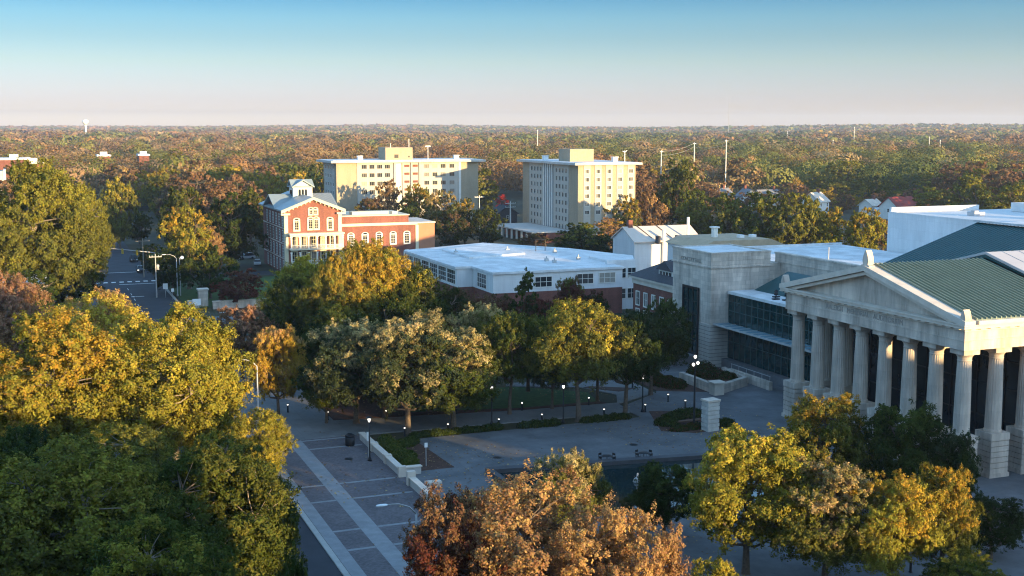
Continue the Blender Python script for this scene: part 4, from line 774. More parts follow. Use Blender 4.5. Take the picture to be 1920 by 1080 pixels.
for r in range(8):
    for x in (121, 124): e = MB(); e.box(x, x + 1.8, 405.7, 405.816, 22.4 - r * 2.7, 23.2 - r * 2.7); e.build('stair_louver', brickdark, lt)
e = MB(); e.box(117.9, 119.9, 405.76, 405.817, 2, 23.6); e.build('stair_glazing', mat('pale_stair_glass', (.62, .60, .52), .3, .05), lt)
w_ = apt_window(lt, creampanel, 1.9, 1.5, 3); wrow(w_, [(x, 405.81, 22.6 - r * 2.85) for r in range(7) for x in (106.9, 109.6, 112.3, 115.0, 129.0, 132.0, 135.0, 138.2)])
w_ = apt_window(lt, whitepaint, 1.3, 1.5); wrow(w_, [(97.14, y, 22.4 - r * 2.85) for r in range(7) for y in (409.6, 413.2, 416.8, 420.4)], WEST)
e = MB(); e.box(140.6, 141.5, 405.7, 405.999, 1, 23.9); e.build('corner_strip', whitepaint, lt)
# ------------------------------------------------------------------ small far buildings
def house(x, y, w, d, h, rise, rz, name, label, wallm, roofm, cat='house', group=None):
    t = thing(name, label, cat, (x, y, 0), rz, group, True)
    b = MB(); b.box(-w / 2, w / 2, -d / 2, d / 2, 0, h); b.prism([(-d / 2, h), (d / 2, h), (0, h + rise)], 'x', -w / 2, w / 2); wl = b.build('wall', wallm); wl.parent = t
    b = MB()
    for sgn in (-1, 1): b.prism([(sgn * (d / 2 + .6), h - .45), (sgn * (d / 2 + .6), h - .2), (0, h + rise + .25), (0, h + rise)], 'x', -w / 2 - .5, w / 2 + .5)
    r = b.build('roof', roofm); r.parent = t
    b = MB(); b.box(w * .2, w * .2 + .9, -.5, .5, h + rise * .5, h + rise + 1.6); c = b.build('chimney', brickdark); c.parent = r
    for k in range(max(2, int(w / 3))):
        x_ = -w / 2 + 1.6 + k * (w - 3.2) / max(1, int(w / 3) - 1)
        for z in ([h * .3, h * .75] if h > 4.5 else [h * .55]):
            q = win('window', 1.0, 1.4, t, whitepaint, darkglass, 1, 2); q.location = (x_, -d / 2 - .003, z)
    q = win('window', 1.0, 1.4, t, whitepaint, darkglass, 1, 2); q.location = (-w / 2 - .003, 0, h * .7); q.rotation_euler = (0, 0, WEST)
    return t
HG = 'small houses among the distant trees'
for u, vb, w, d, h, rise, rz, lab, wm, rm in ((1348, 385, 13, 10, 6.5, 3.0, .2, 'grey roofed house half hidden by trees beside the white power pole', paleconcrete, greyroof), (1400, 388, 11, 9, 6.5, 3.4, 1.4, 'white gabled house with steep pale roof among the trees', whitepaint, greyroof),
                                    (1440, 386, 16, 9, 6, 3.0, .1, 'long bluish roofed house right of the white gabled house', whitepaint, greyroof), (1528, 402, 11, 10, 7, 4, .5, 'sunlit cream house with steep roof and tall chimney under the pink tree', whitepaint, trimstone),
                                    (1632, 402, 9, 8, 5.0, 2.6, .3, 'small yellowish roofed house left of the red roof', whitepaint, trimstone), (1656, 408, 12, 6, 4, .8, .1, 'low white shed between the yellowish house and the red roof', whitepaint, whiteroof),
                                    (1685, 410, 15, 12, 6.2, 4.2, .15, 'house with a red metal roof behind the white stage house', whitepaint, redroof), (945, 425, 11, 9, 6.5, 3.0, 1.5, 'dark house left of the right apartment block', slate, slate)):
    p = P(u, vb); w, d, h, rise = w * .8, d * .8, h * .8, rise * .85; house(p.x, p.y, w, d, h, rise, rz, 'house', lab, wm, rm, 'house', HG); FOOT.append((p.x, p.y, 9))
p = P(-14, 420); lo = thing('slab_building', 'grey white windowless building end at the left edge behind the huge tree', 'building', (p.x, p.y, 0))
e = MB(); e.box(p.x - 18, p.x + 4.6, p.y, p.y + 14, 0, 19.6); e.build('wall', paleconcrete, lo); e = MB(); e.box(p.x - 18, p.x + 5.6, p.y - .6, p.y + 14, 11.4, 12.2); e.build('canopy', trimstone, lo); e = MB(); e.box(p.x + 4.61, p.x + 5.4, p.y - .3, p.y + 14, 12.3, 20.1); e.build('corner_strip', whitepaint, lo); FOOT.append((p.x, p.y, 14))
p = P(-14, 640); q = thing('low_building', 'low flat building with pale sunlit parapet behind the pinkish tree', 'building', (p.x, p.y, 0))
e = MB(); e.box(p.x - 30, p.x + 9, p.y, p.y + 26, 0, 7.8); e.build('wall', brickdark, q); e = MB(); e.box(p.x - 30.2, p.x + 9.2, p.y - .2, p.y + 26, 7.8, 9.4); e.build('parapet', trimstone, q); e = MB(); e.box(p.x - 29.5, p.x + 8.5, p.y + .5, p.y + 25.5, 9.0, 9.44); e.build('roof', whiteroof, q)
for u, v, d_, w, hh_, lab in ((26, 296, 640, 14, 6, 'sunlit cream rooftop building far left above the huge tree'), (62, 303, 650, 10, 5, 'low white roofed building beside the far cream rooftop'), (195, 290, 760, 7, 5, 'small white roof among the far trees left of centre'), (270, 289, 780, 6, 5, 'second small white roof among the far trees, with a dark side')):
    a_ = aty(u, v, d_); q = thing('far_building', lab, 'building', (a_.x, a_.y, 0)); zt = a_.z
    e = MB(); e.box(a_.x - w / 2, a_.x + w / 2, d_, d_ + 14, 0, zt - 1); e.build('wall', brickdark, q); e = MB(); e.box(a_.x - w / 2 - .5, a_.x + w / 2 + .5, d_ - .5, d_ + 14.5, zt - 1, zt); e.box(a_.x - 2, a_.x + 2, d_ + 3, d_ + 7, zt, zt + 1.6); e.build('roof', whiteroof, q); FOOT.append((a_.x, a_.y + 7, w / 2))
# ------------------------------------------------------------------ the buildings behind the viewpoint, whose shade falls over the plaza
def office(x0, x1, y0, y1, h, label):
    t = thing('office_building', label, 'building', ((x0 + x1) / 2, (y0 + y1) / 2, 0)); b = MB(); b.box(x0, x1, y0, y1, 0, h); b.build('wall', tanbrick, t)
    b = MB()
    for k in range(int(h / 3.6)): z = 1.2 + k * 3.6; b.box(x0 + 1, x1 - 1, y1 + .002, y1 + .08, z, z + 1.8); b.box(x0 - .08, x0 - .002, y0 + 1, y1 - 1, z, z + 1.8)
    b.build('window_band', darkglass, t); b = MB(); b.box(x0 - .3, x1 + .3, y0 - .3, y1 + .3, h, h + .8); b.build('parapet', paleconcrete, t)
office(-45, 50, -60, -3.5, 47, 'tall tan hotel block right behind the viewpoint, outside the photograph')
office(52, 127, -52, -20, 12.5, 'low tan office block behind the viewpoint to the right, outside the photograph')
office(129, 240, -52, -20, 22.6, 'wider tan office block farther right behind the viewpoint, outside the photograph')
# ------------------------------------------------------------------ plaza furniture
BG = 'bollard lamps along the plaza walks'
def make_bollard(label):
    t = thing('bollard_lamp', label, 'bollard lamp', (0, 0, 0), 0, BG)
    MB().lathe((0, 0, 0), [(.17, 0), (.17, .05), (.11, .08), (.11, .92)], 12).build('post', darkmetal, t, True)
    MB().lathe((0, 0, 0), [(.08, .921), (.09, .98), (.08, 1.05)], 12).build('lens', lamp_glow, t, True)
    MB().lathe((0, 0, 0), [(.12, 1.051), (.13, 1.09), (.05, 1.15)], 12).build('cap', darkmetal, t, True); return t
hedge_row = [(39.9, 134.9), (45.2, 134.8), (51.7, 134.9), (57.5, 135.3), (65.8, 135.0), (71.8, 135.4), (77.7, 135.6)]
lawn_row = [(33.4, 146.2), (40.3, 144.2), (49.2, 143.3), (57.6, 142.0), (66.8, 141.6), (71.2, 140.0), (77.4, 139.6)]
ords = ['leftmost', 'second from the left', 'third from the left', 'middle one', 'third from the right', 'second from the right', 'rightmost']
bol = None
for lst, where in ((hedge_row, 'in the row along the plaza hedge'), (lawn_row, 'in the row along the lawn')):
    for k, (x, y) in enumerate(lst):
        lab = 'lit black bollard lamp, %s %s' % (ords[k], where)
        if bol is None: bol = make_bollard(lab); place(bol, (x, y, .12))
        else: place(copy_tree(bol), (x, y, .12), None, lab)
for x, y, lab in ((76.9, 148.9, 'lit bollard lamp at the tip of the mulch strip between two paths'), (65.4, 77.2, 'lit bollard lamp at the bottom edge under the gold trees'), (70.9, 78.0, 'lit bollard lamp near the lower right corner lamp post'), (29.6, 152.0, 'lit bollard lamp by the trunk of the orange street tree')):
    place(copy_tree(bol), (x, y, .12), None, lab)
PG = 'lamp posts on the plaza'
def make_post(label, h=4.9):
    t = thing('lamp_post', label, 'lamp post', (0, 0, 0), 0, PG)
    MB().lathe((0, 0, 0), [(.24, 0), (.24, .12), (.15, .3), (.09, .5), (.075, h - .6)], 12).build('post', darkmetal, t, True)
    MB().lathe((0, 0, 0), [(.08, h - .599), (.13, h - .42), (.16, h - .27), (.15, h - .16)], 14).build('globe', lamp_glow, t, True)
    MB().lathe((0, 0, 0), [(.36, h - .16), (.30, h - .08), (.06, h + .06)], 14).build('cap', darkmetal, t, True); return t
pl = make_post('black lamp post with lit lantern beside the low wall and banner'); place(pl, (33.3, 126.0, .12))
for x, y, lab in ((51.4, 136.5, 'black lamp post in front of the dark willow oak left of the open lawn'), (59.8, 134.0, 'slim black lamp post behind the plaza hedge, left of the bright yellow oak'), (71.5, 135.6, 'black lamp post right of the bright yellow willow oak'), (73.0, 80.5, 'black lamp post in the lower right corner'), (77.6, 152.0, 'lamp post at the far end of the path near the raised planter')):
    place(copy_tree(pl), (x, y, .12), None, lab)
e = MB(); e.box(-.28, .28, -.28, .28, 0, 1.3); bx_ = thing('utility_box', 'dark box beside the lamp post in the lower right corner', 'utility box', (72.4, 79.6, .12), .3, None, True); q = e.build('cabinet', darkmetal); q.parent = bx_
e = MB(); e.box(-.32, .32, -.32, .32, 1.301, 1.36); q = e.build('lid', darkmetal); q.parent = bx_
t = thing('cluster_lamp', 'tall black lamp post with a cluster of three lit globes by the stone pillar', 'lamp post', (73.2, 125.6, .12))
MB().lathe((73.2, 125.6, .12), [(.3, 0), (.3, .15), (.14, .5), (.09, 7.6), (.06, 8.6)], 12).build('post', darkmetal, t, True)
for k, (dx, dz) in enumerate(((0, 8.75), (-.3, 7.85), (.3, 8.0))):
    e = MB(); e.tube([(73.2, 125.6, .12 + dz - .5), (73.2 + dx, 125.6 - abs(dx) * .4, .12 + dz - .25)], .04, 6); e.build('arm', darkmetal, t)
    MB().lathe((73.2 + dx, 125.6 - abs(dx) * .4, .12 + dz), [(.06, -.2), (.16, -.08), (.18, .04), (.12, .16), (.04, .2)], 12).build('globe', lamp_glow, t, True)
# carved stone pillar
t = thing('stone_pillar', 'square pale stone pillar built of rough courses beside the cluster lamp', 'pillar', (74.6, 124.2, .12), .12, None, True)
e = MB(); z = 0
for k in range(7):
    d = .82 + (.03 if k % 2 else 0); e.box(-d, d, -d * .8, d * .8, z, z + .43); e.box(-.70, .70, -.53, .53, z + .43, z + .51); z += .51
q = e.build('shaft', mat('rough_pillar_stone', (.60, .58, .53), .9, .2, 1.2, bump=.4)); q.parent = t
e = MB(); e.box(-.92, .92, -.76, .76, z, z + .22); e.box(-.2, .25, -.1, .12, z + .221, z + .27); q = e.build('cap', trimstone); q.parent = t
# tables and chairs
def make_table(label):
    t = thing('cafe_table', label, 'table', (0, 0, 0), 0, None)
    MB().lathe((0, 0, 0), [(.55, .71), (.57, .73), (.55, .75)], 20).build('tabletop', darkmetal, t, True)
    MB().lathe((0, 0, 0), [(.30, 0), (.28, .04), (.05, .08), (.05, .709)], 10).build('pedestal', darkmetal, t, True); return t
def make_chair(label):
    t = thing('cafe_chair', label, 'chair', (0, 0, 0), 0, 'metal chairs round the plaza tables')
    MB().box(-.22, .22, -.22, .22, .44, .47).build('seat', darkmetal, t)
    b = MB(); b.box(-.22, .22, .20, .23, .62, .86); b.box(-.21, -.18, .2, .23, .471, .86); b.box(.18, .21, .2, .23, .471, .86); b.build('backrest', darkmetal, t)
    for x in (-1, 1):
        for y in (-1, 1): MB().tube([(x * .19, y * .19, .44), (x * .22, y * .22, 0)], .015, 5).build('leg', darkmetal, t)
    return t
tb1 = make_table('dark round metal table by the pool, left of two'); place(tb1, (56.9, 115.9, .12)); tb2 = copy_tree(tb1); place(tb2, (61.2, 115.6, .12), None, 'dark round metal table by the pool, right of two')
ch0 = None
for (cx, cy), wh in (((56.9, 115.9), 'left'), ((61.2, 115.6), 'right')):
    for a, side in ((20, 'right side'), (110, 'far side'), (200, 'left side'), (290, 'near side')):
        x, y = cx + .85 * math.cos(rad(a)), cy + .85 * math.sin(rad(a)); lab = 'dark metal chair on the %s of the %s plaza table' % (side, wh)
        if ch0 is None: ch0 = make_chair(lab); c_ = ch0
        else: c_ = copy_tree(ch0)
        place(c_, (x, y, .12), rad(a - 90), lab)
# low walls, hedges, bins
t = thing('low_wall', 'long low concrete wall with pale cap beside the hedge bed', 'wall', (34.9, 127, .1))
e = MB(); e.box(34.6, 35.1, 119.3, 135.3, .1, .85); e.box(35.1, 37.0, 119.2, 119.7, .1, .85); e.build('wall_body', paleconcrete, t)
e = MB(); e.box(34.5, 35.2, 119.1, 135.4, .85, .97); e.box(35.2, 37.1, 119.1, 119.8, .85, .97); e.build('cap', trimstone, t)
e = MB(); e.box(34.42, 35.22, 118.6, 119.08, .1, 1.25); e.build('end_post', trimstone, t)
for y in (124.0, 129.5): e = MB(); e.box(34.45, 35.25, y, y + .7, .1, 1.08); e.build('pier', trimstone, t)
t = thing('low_wall', 'low concrete wall with pale cap and end post beyond the plaza entrance gap', 'wall', (34.9, 112, .1))
e = MB(); e.box(34.6, 35.1, 98.0, 115.3, .1, .9); e.build('wall_body', paleconcrete, t); e = MB(); e.box(34.5, 35.2, 98, 115.4, .9, 1.02); e.build('cap', trimstone, t); e = MB(); e.box(34.4, 35.25, 115.41, 116.0, .1, 1.55); e.build('end_post', trimstone, t)
t = thing('stone_bench', 'pale stone block bench beside the wall end post at the plaza entrance', 'bench', (36.6, 114.2, .12))
e = MB(); e.box(35.9, 37.5, 113.8, 114.6, .5, .72); e.build('seat', trimstone, t); MB().box(36.0, 36.5, 113.9, 114.5, .12, .5).build('leg', limestone, t); MB().box(36.9, 37.4, 113.9, 114.5, .12, .5).build('leg', limestone, t)
t = thing('trash_bin', 'round black trash bin at the corner of the low wall', 'trash bin', (32.9, 133.1, .12), 0, None, True)
q = MB().lathe((0, 0, 0), [(.48, 0), (.55, .1), (.55, 1.05)], 16).build('body', darkmetal, None, True); q.parent = t
q = MB().lathe((0, 0, 0), [(.57, 1.051), (.55, 1.2), (.3, 1.38), (.28, 1.3)], 16).build('lid', darkmetal, None, True); q.parent = t
def bush(name, label, spots, c1, c2, n=3200, leaf=.13, cat='hedge', seed=1, group=None):
    """a clipped or loose shrub: leaf sized faces over overlapping mounds (x, y, radius_x, radius_y, height)"""
    g = np.random.default_rng(seed); Q, lf, cl = [], [], []; cx, cy = spots[0][:2]
    for x, y, rx, ry, h in spots:
        d = unit(g.normal(size=(n, 3)) + np.array([0, 0, .3])); d[:, 2] = np.abs(d[:, 2]); k = g.uniform(.75, 1.05, n)[:, None]
        p = np.array([x - cx, y - cy, .15]) + d * np.array([rx, ry, h]) * k * (1 + .1 * np.sin(d[:, :1] * 7 + x) * np.cos(d[:, 1:2] * 6))
        Q.append(leaves(p, unit(d + g.normal(size=(n, 3)) * .5), leaf, g)); lf.append(g.uniform(size=n)); cl.append(np.clip(.4 + .25 * g.normal(size=n), 0, 1))
    me = quad_mesh(name, np.concatenate(Q), leafm, dict(leaf=np.concatenate(lf), clump=np.concatenate(cl))); o = bpy.data.objects.new(name, me); COL.objects.link(o); o.location = (cx, cy, 0)
    o.color = C[c1] + (1,); o['leaf_tint'] = list(C[c2]); return tag(o, label, cat, group)
bush('hedge', 'thick green hedge behind the low wall at the plaza corner', [(36.3 + .5 * (k % 2), 121.5 + k * 1.5, 1.1, 1.2, 1.0 + .12 * (k % 3)) for k in range(8)], 'green', 'olive', 1500, .12, seed=2)
bush('hedge', 'low green hedge on the mulch bed corner by the thin sign post', [(38.6, 130.6, 1.3, 1.1, .8), (39.6, 131.6, 1.1, .9, .7), (37.6, 126, 1, 1.2, .7)], 'green', 'dark', 1500, .12, seed=3)
bush('hedge', 'left stretch of the dark hedge row between plaza and walk', [(41 + k * 1.25, 133.9, .95, .65, .62 + .08 * (k % 3)) for k in range(9)], 'dark', 'green', 900, .11, seed=4)
bush('hedge', 'short stretch of dark hedge left of the bright yellow oak trunk', [(54.6 + k * 1.2, 133.6 - .1 * k, 1.0, .8, .75 + .1 * (k % 2)) for k in range(4)], 'dark', 'green', 900, .11, seed=5)
bush('hedge', 'right stretch of dark hedge between the two oak trunks', [(62.6 + k * 1.25, 133.2, 1.0, .75, .7 + .1 * (k % 2)) for k in range(5)], 'dark', 'green', 900, .11, seed=6)
bush('shrub', 'rounded dark shrub at the back of the round planting bed', [(75.6, 131.4, 2.6, 1.5, 1.0), (73.2, 130.6, 1.6, 1.2, .9)], 'dark', 'green', 2200, .12, 'shrub', 7)
bush('shrub', 'rounded dark shrub at the left of the round planting bed', [(71.2, 128.6, 1.6, 1.6, .9)], 'dark', 'green', 2000, .12, 'shrub', 8)
bush('shrub', 'low dark shrubs at the front of the round planting bed', [(73.3, 125.6, 1.7, .9, .7), (71.2, 125.4, 1.3, .8, .6)], 'dark', 'maroon', 1800, .12, 'shrub', 9)
bush('shrub', 'small clipped shrub right of the stone pillar', [(77.3, 125.2, 1.3, .9, 1.0)], 'dark', 'green', 1800, .12, 'shrub', 10)
bush('shrub', 'large dark mounded shrub in the raised planter before the stone hall', [(88.6, 149.6, 2.6, 3.2, 2.6), (90.6, 146.8, 1.8, 1.6, 1.6)], 'dark', 'maroon', 5000, .15, 'shrub', 11)
bush('shrub', 'dark reddish shrubs on the bed beside the path to the hall', [(82.6, 149, 2.4, 3.4, 1.1), (82.0, 153.5, 2.0, 2.4, 1.2)], 'dark', 'maroon', 3000, .15, 'shrub', 12)
t = thing('stone_bench', 'low brown curved bench inside the round planting bed', 'bench', (73.4, 128, .15)); e = MB(); e.box(71.8, 75.4, 127.7, 128.3, .45, .58); e.build('seat', mat('brown_bench_wood', (.16, .09, .06), .8), t); MB().box(72.1, 72.4, 127.8, 128.2, .16, .45).build('leg', darkmetal, t); MB().box(74.8, 75.1, 127.8, 128.2, .16, .45).build('leg', darkmetal, t)
t = thing('raised_planter', 'raised stone planter with pale cap in front of the concert hall', 'planter', (88, 147, .1))
e = MB(); e.prism([(85.4, 151), (85.4, 141.6), (86.2, 140.9), (92.6, 144.4), (93.6, 152), (93.0, 152), (92.2, 145.0), (86.3, 141.8), (86.1, 142.2), (86.1, 151)], 'z', .1, 1.35); e.build('planter_wall', limestone, t)
e = MB(); e.prism([(86.12, 151), (86.12, 142.2), (92.2, 145.0), (93.0, 152)], 'z', .1, .9); e.build('soil', mulch, t)
e = MB(); e.box(84.9, 86.4, 140.4, 141.8, .1, 1.75); e.box(84.7, 86.6, 140.2, 142.0, 1.75, 1.9); e.build('end_pier', trimstone, t)
t = thing('ramp_rail', 'pale stone ramp wall with metal rail below the glass lobby', 'railing', (95, 146, .1)); e = MB(); e.box(93.6, 94.1, 140.5, 151, .1, 1.3); e.build('wall_body', limestone, t)
e = MB(); e.tube([(93.85, 140.7, 2.0), (93.85, 150.8, 2.0)], .04, 6)
for k in range(6): e.tube([(93.85, 140.8 + k * 1.98, 1.3), (93.85, 140.8 + k * 1.98, 2.0)], .035, 6)
e.build('handrail', greypole, t)
# pool
sheet('pool_water', [(44, 100), (68, 98), (68.4, 113.1), (44.6, 116.4)], .20, water)
t = thing('pool_wall', 'low dark stone rim round the reflecting pool', 'pool wall', (55, 114, .1)); e = MB(); e.prism([(44, 116.2), (68.6, 112.9), (68.8, 113.9), (44.1, 117.3)], 'z', .1, .62); e.prism([(68.4, 98), (69.3, 98), (69.5, 113.7), (68.8, 113.8), (68.6, 112.9)], 'z', .1, .615); e.prism([(43.2, 99), (44, 99), (44, 116.2), (44.1, 117.3), (43.4, 117.2)], 'z', .1, .61); e.build('rim', mat('dark_pool_stone', (.07, .07, .075), .6, .2, 1), t)
e = MB(); e.lathe((56.5, 108, .2), [(.5, 0), (.35, .35), (.12, .5), (.08, .9)], 10); q = tag(e.build('fountain_spout', greypole, None, True), 'small stubby fountain spout in the reflecting pool', 'fountain')
for x, y, lab in ((31.4, 127.6, 'dark drain cover in the brick promenade'), (46.6, 122.1, 'dark drain cover in the left part of the grey plaza'), (63.0, 121.5, 'dark drain cover in the middle of the grey plaza')):
    tag(MB().lathe((x, y, .126), [(.48, 0), (.48, .008), (.44, .012)], 18).build('drain_cover', darkmetal), lab, 'drain cover', 'drain covers')
# small posts and signs
def sign_post(x, y, h, w, hh, label, face, rz=0.0, z0=.12, name='sign_post', cat='sign'):
    t = thing(name, label, cat, (x, y, z0), rz, None, True); b = MB(); b.tube([(0, 0, 0), (0, 0, h)], .04, 8); q = b.build('post', greypole); q.parent = t
    b = MB(); b.box(-w / 2, w / 2, -.06, -.041, h - hh, h); q = b.build('panel', face); q.parent = t; return t
sign_post(38.3, 121.6, 2.6, .35, .5, 'thin pale post with a small sign in the hedge bed by the plaza entrance', white_metal)
sign_post(33.5, 127.2, 2.9, .35, 1.0, 'narrow pale banner sign hanging beside the lamp post at the low wall', white_metal, -.4)
sign_post(25.0, 143.6, 2.6, .6, 1.5, 'narrow upright white sign with dark lines beside the tall street lamp', white_metal, -.3)
sign_post(24.0, 141.2, 1.9, .9, .8, 'small square white sign at the foot of the tall street lamp', white_metal, -.3)
sign_post(26.6, 266.8, 3.0, 1.0, 1.2, 'square white street sign at the utility pole', white_metal)
sign_post(27.6, 262.5, 2.4, .6, .7, 'small white parking sign right of the square street sign', white_metal)
sign_post(28.6, 231.5, 4.2, 1.5, 1.2, 'tall pale slab shaped sign post beside the dark blue car', white_metal)
t = thing('short_post', 'short dark bollard post with rounded head on the promenade beside the low wall', 'post', (33.2, 106.8, .12), 0, None, True); q = MB().lathe((0, 0, 0), [(.16, 0), (.16, .1), (.06, .2), (.06, .9)], 8).build('pole', darkmetal, None, True); q.parent = t; q = MB().lathe((0, 0, 0), [(.07, .901), (.13, 1.0), (.05, 1.2)], 8).build('head', darkmetal, None, True); q.parent = t
# street lamps: curved arm reaching over the street
def make_street_lamp(label, h=9.0):
    t = thing('street_lamp', label, 'street lamp', (0, 0, 0), 0, 'street lamps along the kerb')
    MB().lathe((0, 0, 0), [(.2, 0), (.2, .3), (.12, .5), (.075, h - .9)], 10).build('pole', greypole, t, True)
    MB().tube([(0, 0, h - .9), (-.5, 0, h - .35), (-1.3, 0, h - .02), (-2.2, 0, h + .02)], [.07, .06, .05, .045], 8).build('arm', greypole, t, True)
    MB().lathe((0, 0, 0), [], 3) if False else None
    b = MB(); n = 12; prof = [(-2.1, .05), (-2.25, .16), (-2.6, .20), (-2.9, .15), (-3.0, .04)]
    vs = [(x, r * math.cos(k * 2 * math.pi / n), h + .02 + .45 * r * math.sin(k * 2 * math.pi / n)) for x, r in prof for k in range(n)]
    b.add(vs, [(i * n + k, i * n + (k + 1) % n, (i + 1) * n + (k + 1) % n, (i + 1) * n + k) for i in range(len(prof) - 1) for k in range(n)] + [tuple(range(n)), tuple(range((len(prof) - 1) * n, len(prof) * n))])
    b.build('luminaire', white_metal, t, True)
    return t
sl = make_street_lamp('tall grey street lamp beside the orange gold tree, sunlit at its curved top'); place(sl, (24.2, 142.2, .12))
for x, y, lab in ((28.3, 180, 'grey street lamp among the tree tops left of the orange gold street tree'), (29.2, 268, 'grey street lamp with curved arm right of the utility pole'), (25.2, 82.5, 'nearest street lamp, its pale head hanging over the brick promenade')):
    place(copy_tree(sl), (x, y, .12), None, lab)
t = thing('globe_lamp', 'small lit globe on a pole close to the far street lamp', 'lamp post', (29.9, 268.6, .1), 0, None, True); q = MB().tube([(0, 0, 0), (0, 0, 8.2)], .09, 8).build('post', greypole); q.parent = t; q = MB().lathe((.55, 0, 8.2), [(.1, -.3), (.32, -.1), (.32, .1), (.1, .32)], 10).build('globe', lamp_glow, None, True); q.parent = t; q = MB().tube([(0, 0, 7.8), (.5, 0, 7.95)], .04, 6).build('arm', greypole); q.parent = t
# traffic signal mast
t = thing('traffic_signal', 'traffic signal mast with long arm and three signal heads over the street', 'traffic signal', (29.4, 296, .1), 0, None, True)
q = MB().lathe((0, 0, 0), [(.28, 0), (.28, .3), (.16, .5), (.13, 7.2)], 10).build('pole', greypole, None, True); q.parent = t
q = MB().tube([(0, 0, 6.2), (-3, 0, 6.9), (-8, 0, 7.6), (-13.2, 0, 8.3)], [.13, .11, .09, .06], 8).build('mast_arm', greypole, None, True); q.parent = t
for x, z in ((-6.0, 7.3), (-9.2, 7.75), (-12.8, 8.25)):
    b = MB(); b.box(x - .22, x + .22, -.25, .05, z - .95, z + .2); s_ = b.build('signal_head', yellowpaint); s_.parent = t
    b = MB()
    for k in range(3): b.lathe((x, -.2, z - .02 - k * .36), [(.13, -.01), (.13, .01)], 10); b.box(x - .14, x + .14, -.40, -.251, z + .04 - k * .36, z + .08 - k * .36)
    q = b.build('visor', darkmetal); q.parent = s_
b = MB(); b.box(-3.4, -1.6, -.09, -.06, 6.0, 6.5); q = b.build('street_name_sign', mat('green_sign', (.03, .16, .09), .5, .05)); q.parent = t
def utility_pole(u, vb, vt, label, m=wood, arms=1, aw=2.4, trans=False, group=None, dist=None, rz=0.0, r=.16):
    if dist: p = aty(u, vt, dist); h = p.z; p = Vector((p.x, p.y, 0))
    else: p = P(u, vb); p.z = 0; h = hgt(u, vb, vt)
    t = thing('utility_pole', label, 'utility pole', p, rz, group, True); q = MB().tube([(0, 0, 0), (0, 0, h)], [r, r * .6], 8).build('pole', m); q.parent = t
    for k in range(arms):
        b = MB(); z = h - .7 - k * 1.3; b.box(-aw / 2, aw / 2, -.18, -.06, z, z + .16)
        for x in (-aw / 2 + .1, -aw / 4, aw / 4, aw / 2 - .1): b.box(x - .05, x + .05, -.17, -.07, z + .161, z + .42)
        q = b.build('crossarm', m); q.parent = t
    if trans: q = MB().lathe((.45, 0, h - 3.4), [(.28, 0), (.30, .05), (.30, 1.0), (.12, 1.15)], 10).build('transformer', greypole, None, True); q.parent = t
    FOOT.append((p.x, p.y, 2)); return p, h
utility_pole(294, 558, 476, 'wooden utility pole with transformer at the right kerb of the street', greypole, 1, 2.6, True)
utility_pole(270, 520, 447, 'dark utility pole with wide crossarm farther along the street', wood, 1, 3.2)
utility_pole(957, 432, 378, 'white utility pole with crossarms left of the right apartment block', white_metal, 2, 4.2, False, None, None, .2, .3)
utility_pole(899, 440, 366, 'pale utility pole at the right end of the left apartment block', white_metal, 1, 3.4, False)
PGp = 'tall white power line poles'; poles = []
for u, vt, d, lab in ((1240, 282, 520, 'tall white power pole nearest the apartment block, with side arm'), (1302, 267, 560, 'tall white power pole in the middle of three behind the green trees'), (1362, 262, 520, 'tallest white power pole right of the three'),
                      (1562, 262, 1000, 'far white power pole above the pale orange trees'), (1602, 238, 1300, 'far white mast reaching the horizon'), (1743, 256, 900, 'far white power pole at the right, left of a pair'), (1763, 262, 850, 'far white power pole at the right, right of a pair'), (1008, 243, 1200, 'far single white pole above the right apartment block'), (1477, 246, 1800, 'very far thin pole on the right under the horizon')):
    p, h = utility_pole(u, 0, vt, lab, white_metal, 1, 3.0 if d < 600 else 2, False, PGp, d, .5, .16 + d / 4500); poles.append((p, h))
b = MB()                                          # wires strung between the power poles
for i, j in ((0, 1), (1, 2)):
    for dz in (.3, 2.2):
        a_, c_ = poles[i], poles[j]; A = a_[0] + Vector((0, 0, a_[1] - dz)); B = c_[0] + Vector((0, 0, c_[1] - dz)); b.tube([A + (B - A) * k / 8 - Vector((0, 0, 5 * (k / 8) * (1 - k / 8))) for k in range(9)], .05, 4)
tag(b.build('power_line', greypole), 'thin pale power lines strung between the tall white poles', 'power line')
a_ = aty(160, 224, 2500); t = thing('water_tower', 'tiny white water tower on the horizon at the left', 'water tower', (a_.x, a_.y, 0), 0, None, True)
zt = a_.z; q = MB().lathe((0, 0, 0), [(3.2, 0), (2.2, 3), (1.8, zt - 13), (2.5, zt - 10)], 14).build('column', white_metal, None, True); q.parent = t; q = MB().lathe((0, 0, 0), [(2.6, zt - 9.99), (5.0, zt - 7), (6.0, zt - 3.6), (4.6, zt - 1), (1, zt)], 16).build('tank', white_metal, None, True); q.parent = t
a_ = aty(1367, 178, 2400); t = thing('radio_mast', 'hair thin tall radio mast standing on the horizon', 'radio mast', (a_.x, a_.y, 0), 0, None, True); q = MB().tube([(0, 0, 0), (0, 0, a_.z)], [.42, .22], 6).build('mast', greypole); q.parent = t
b = MB()
for k in range(3): b.tube([(0, 0, a_.z * .8), (28 * math.cos(k * 2.1), 28 * math.sin(k * 2.1), 0)], .04, 3)
q = b.build('guy_wire', greypole); q.parent = t
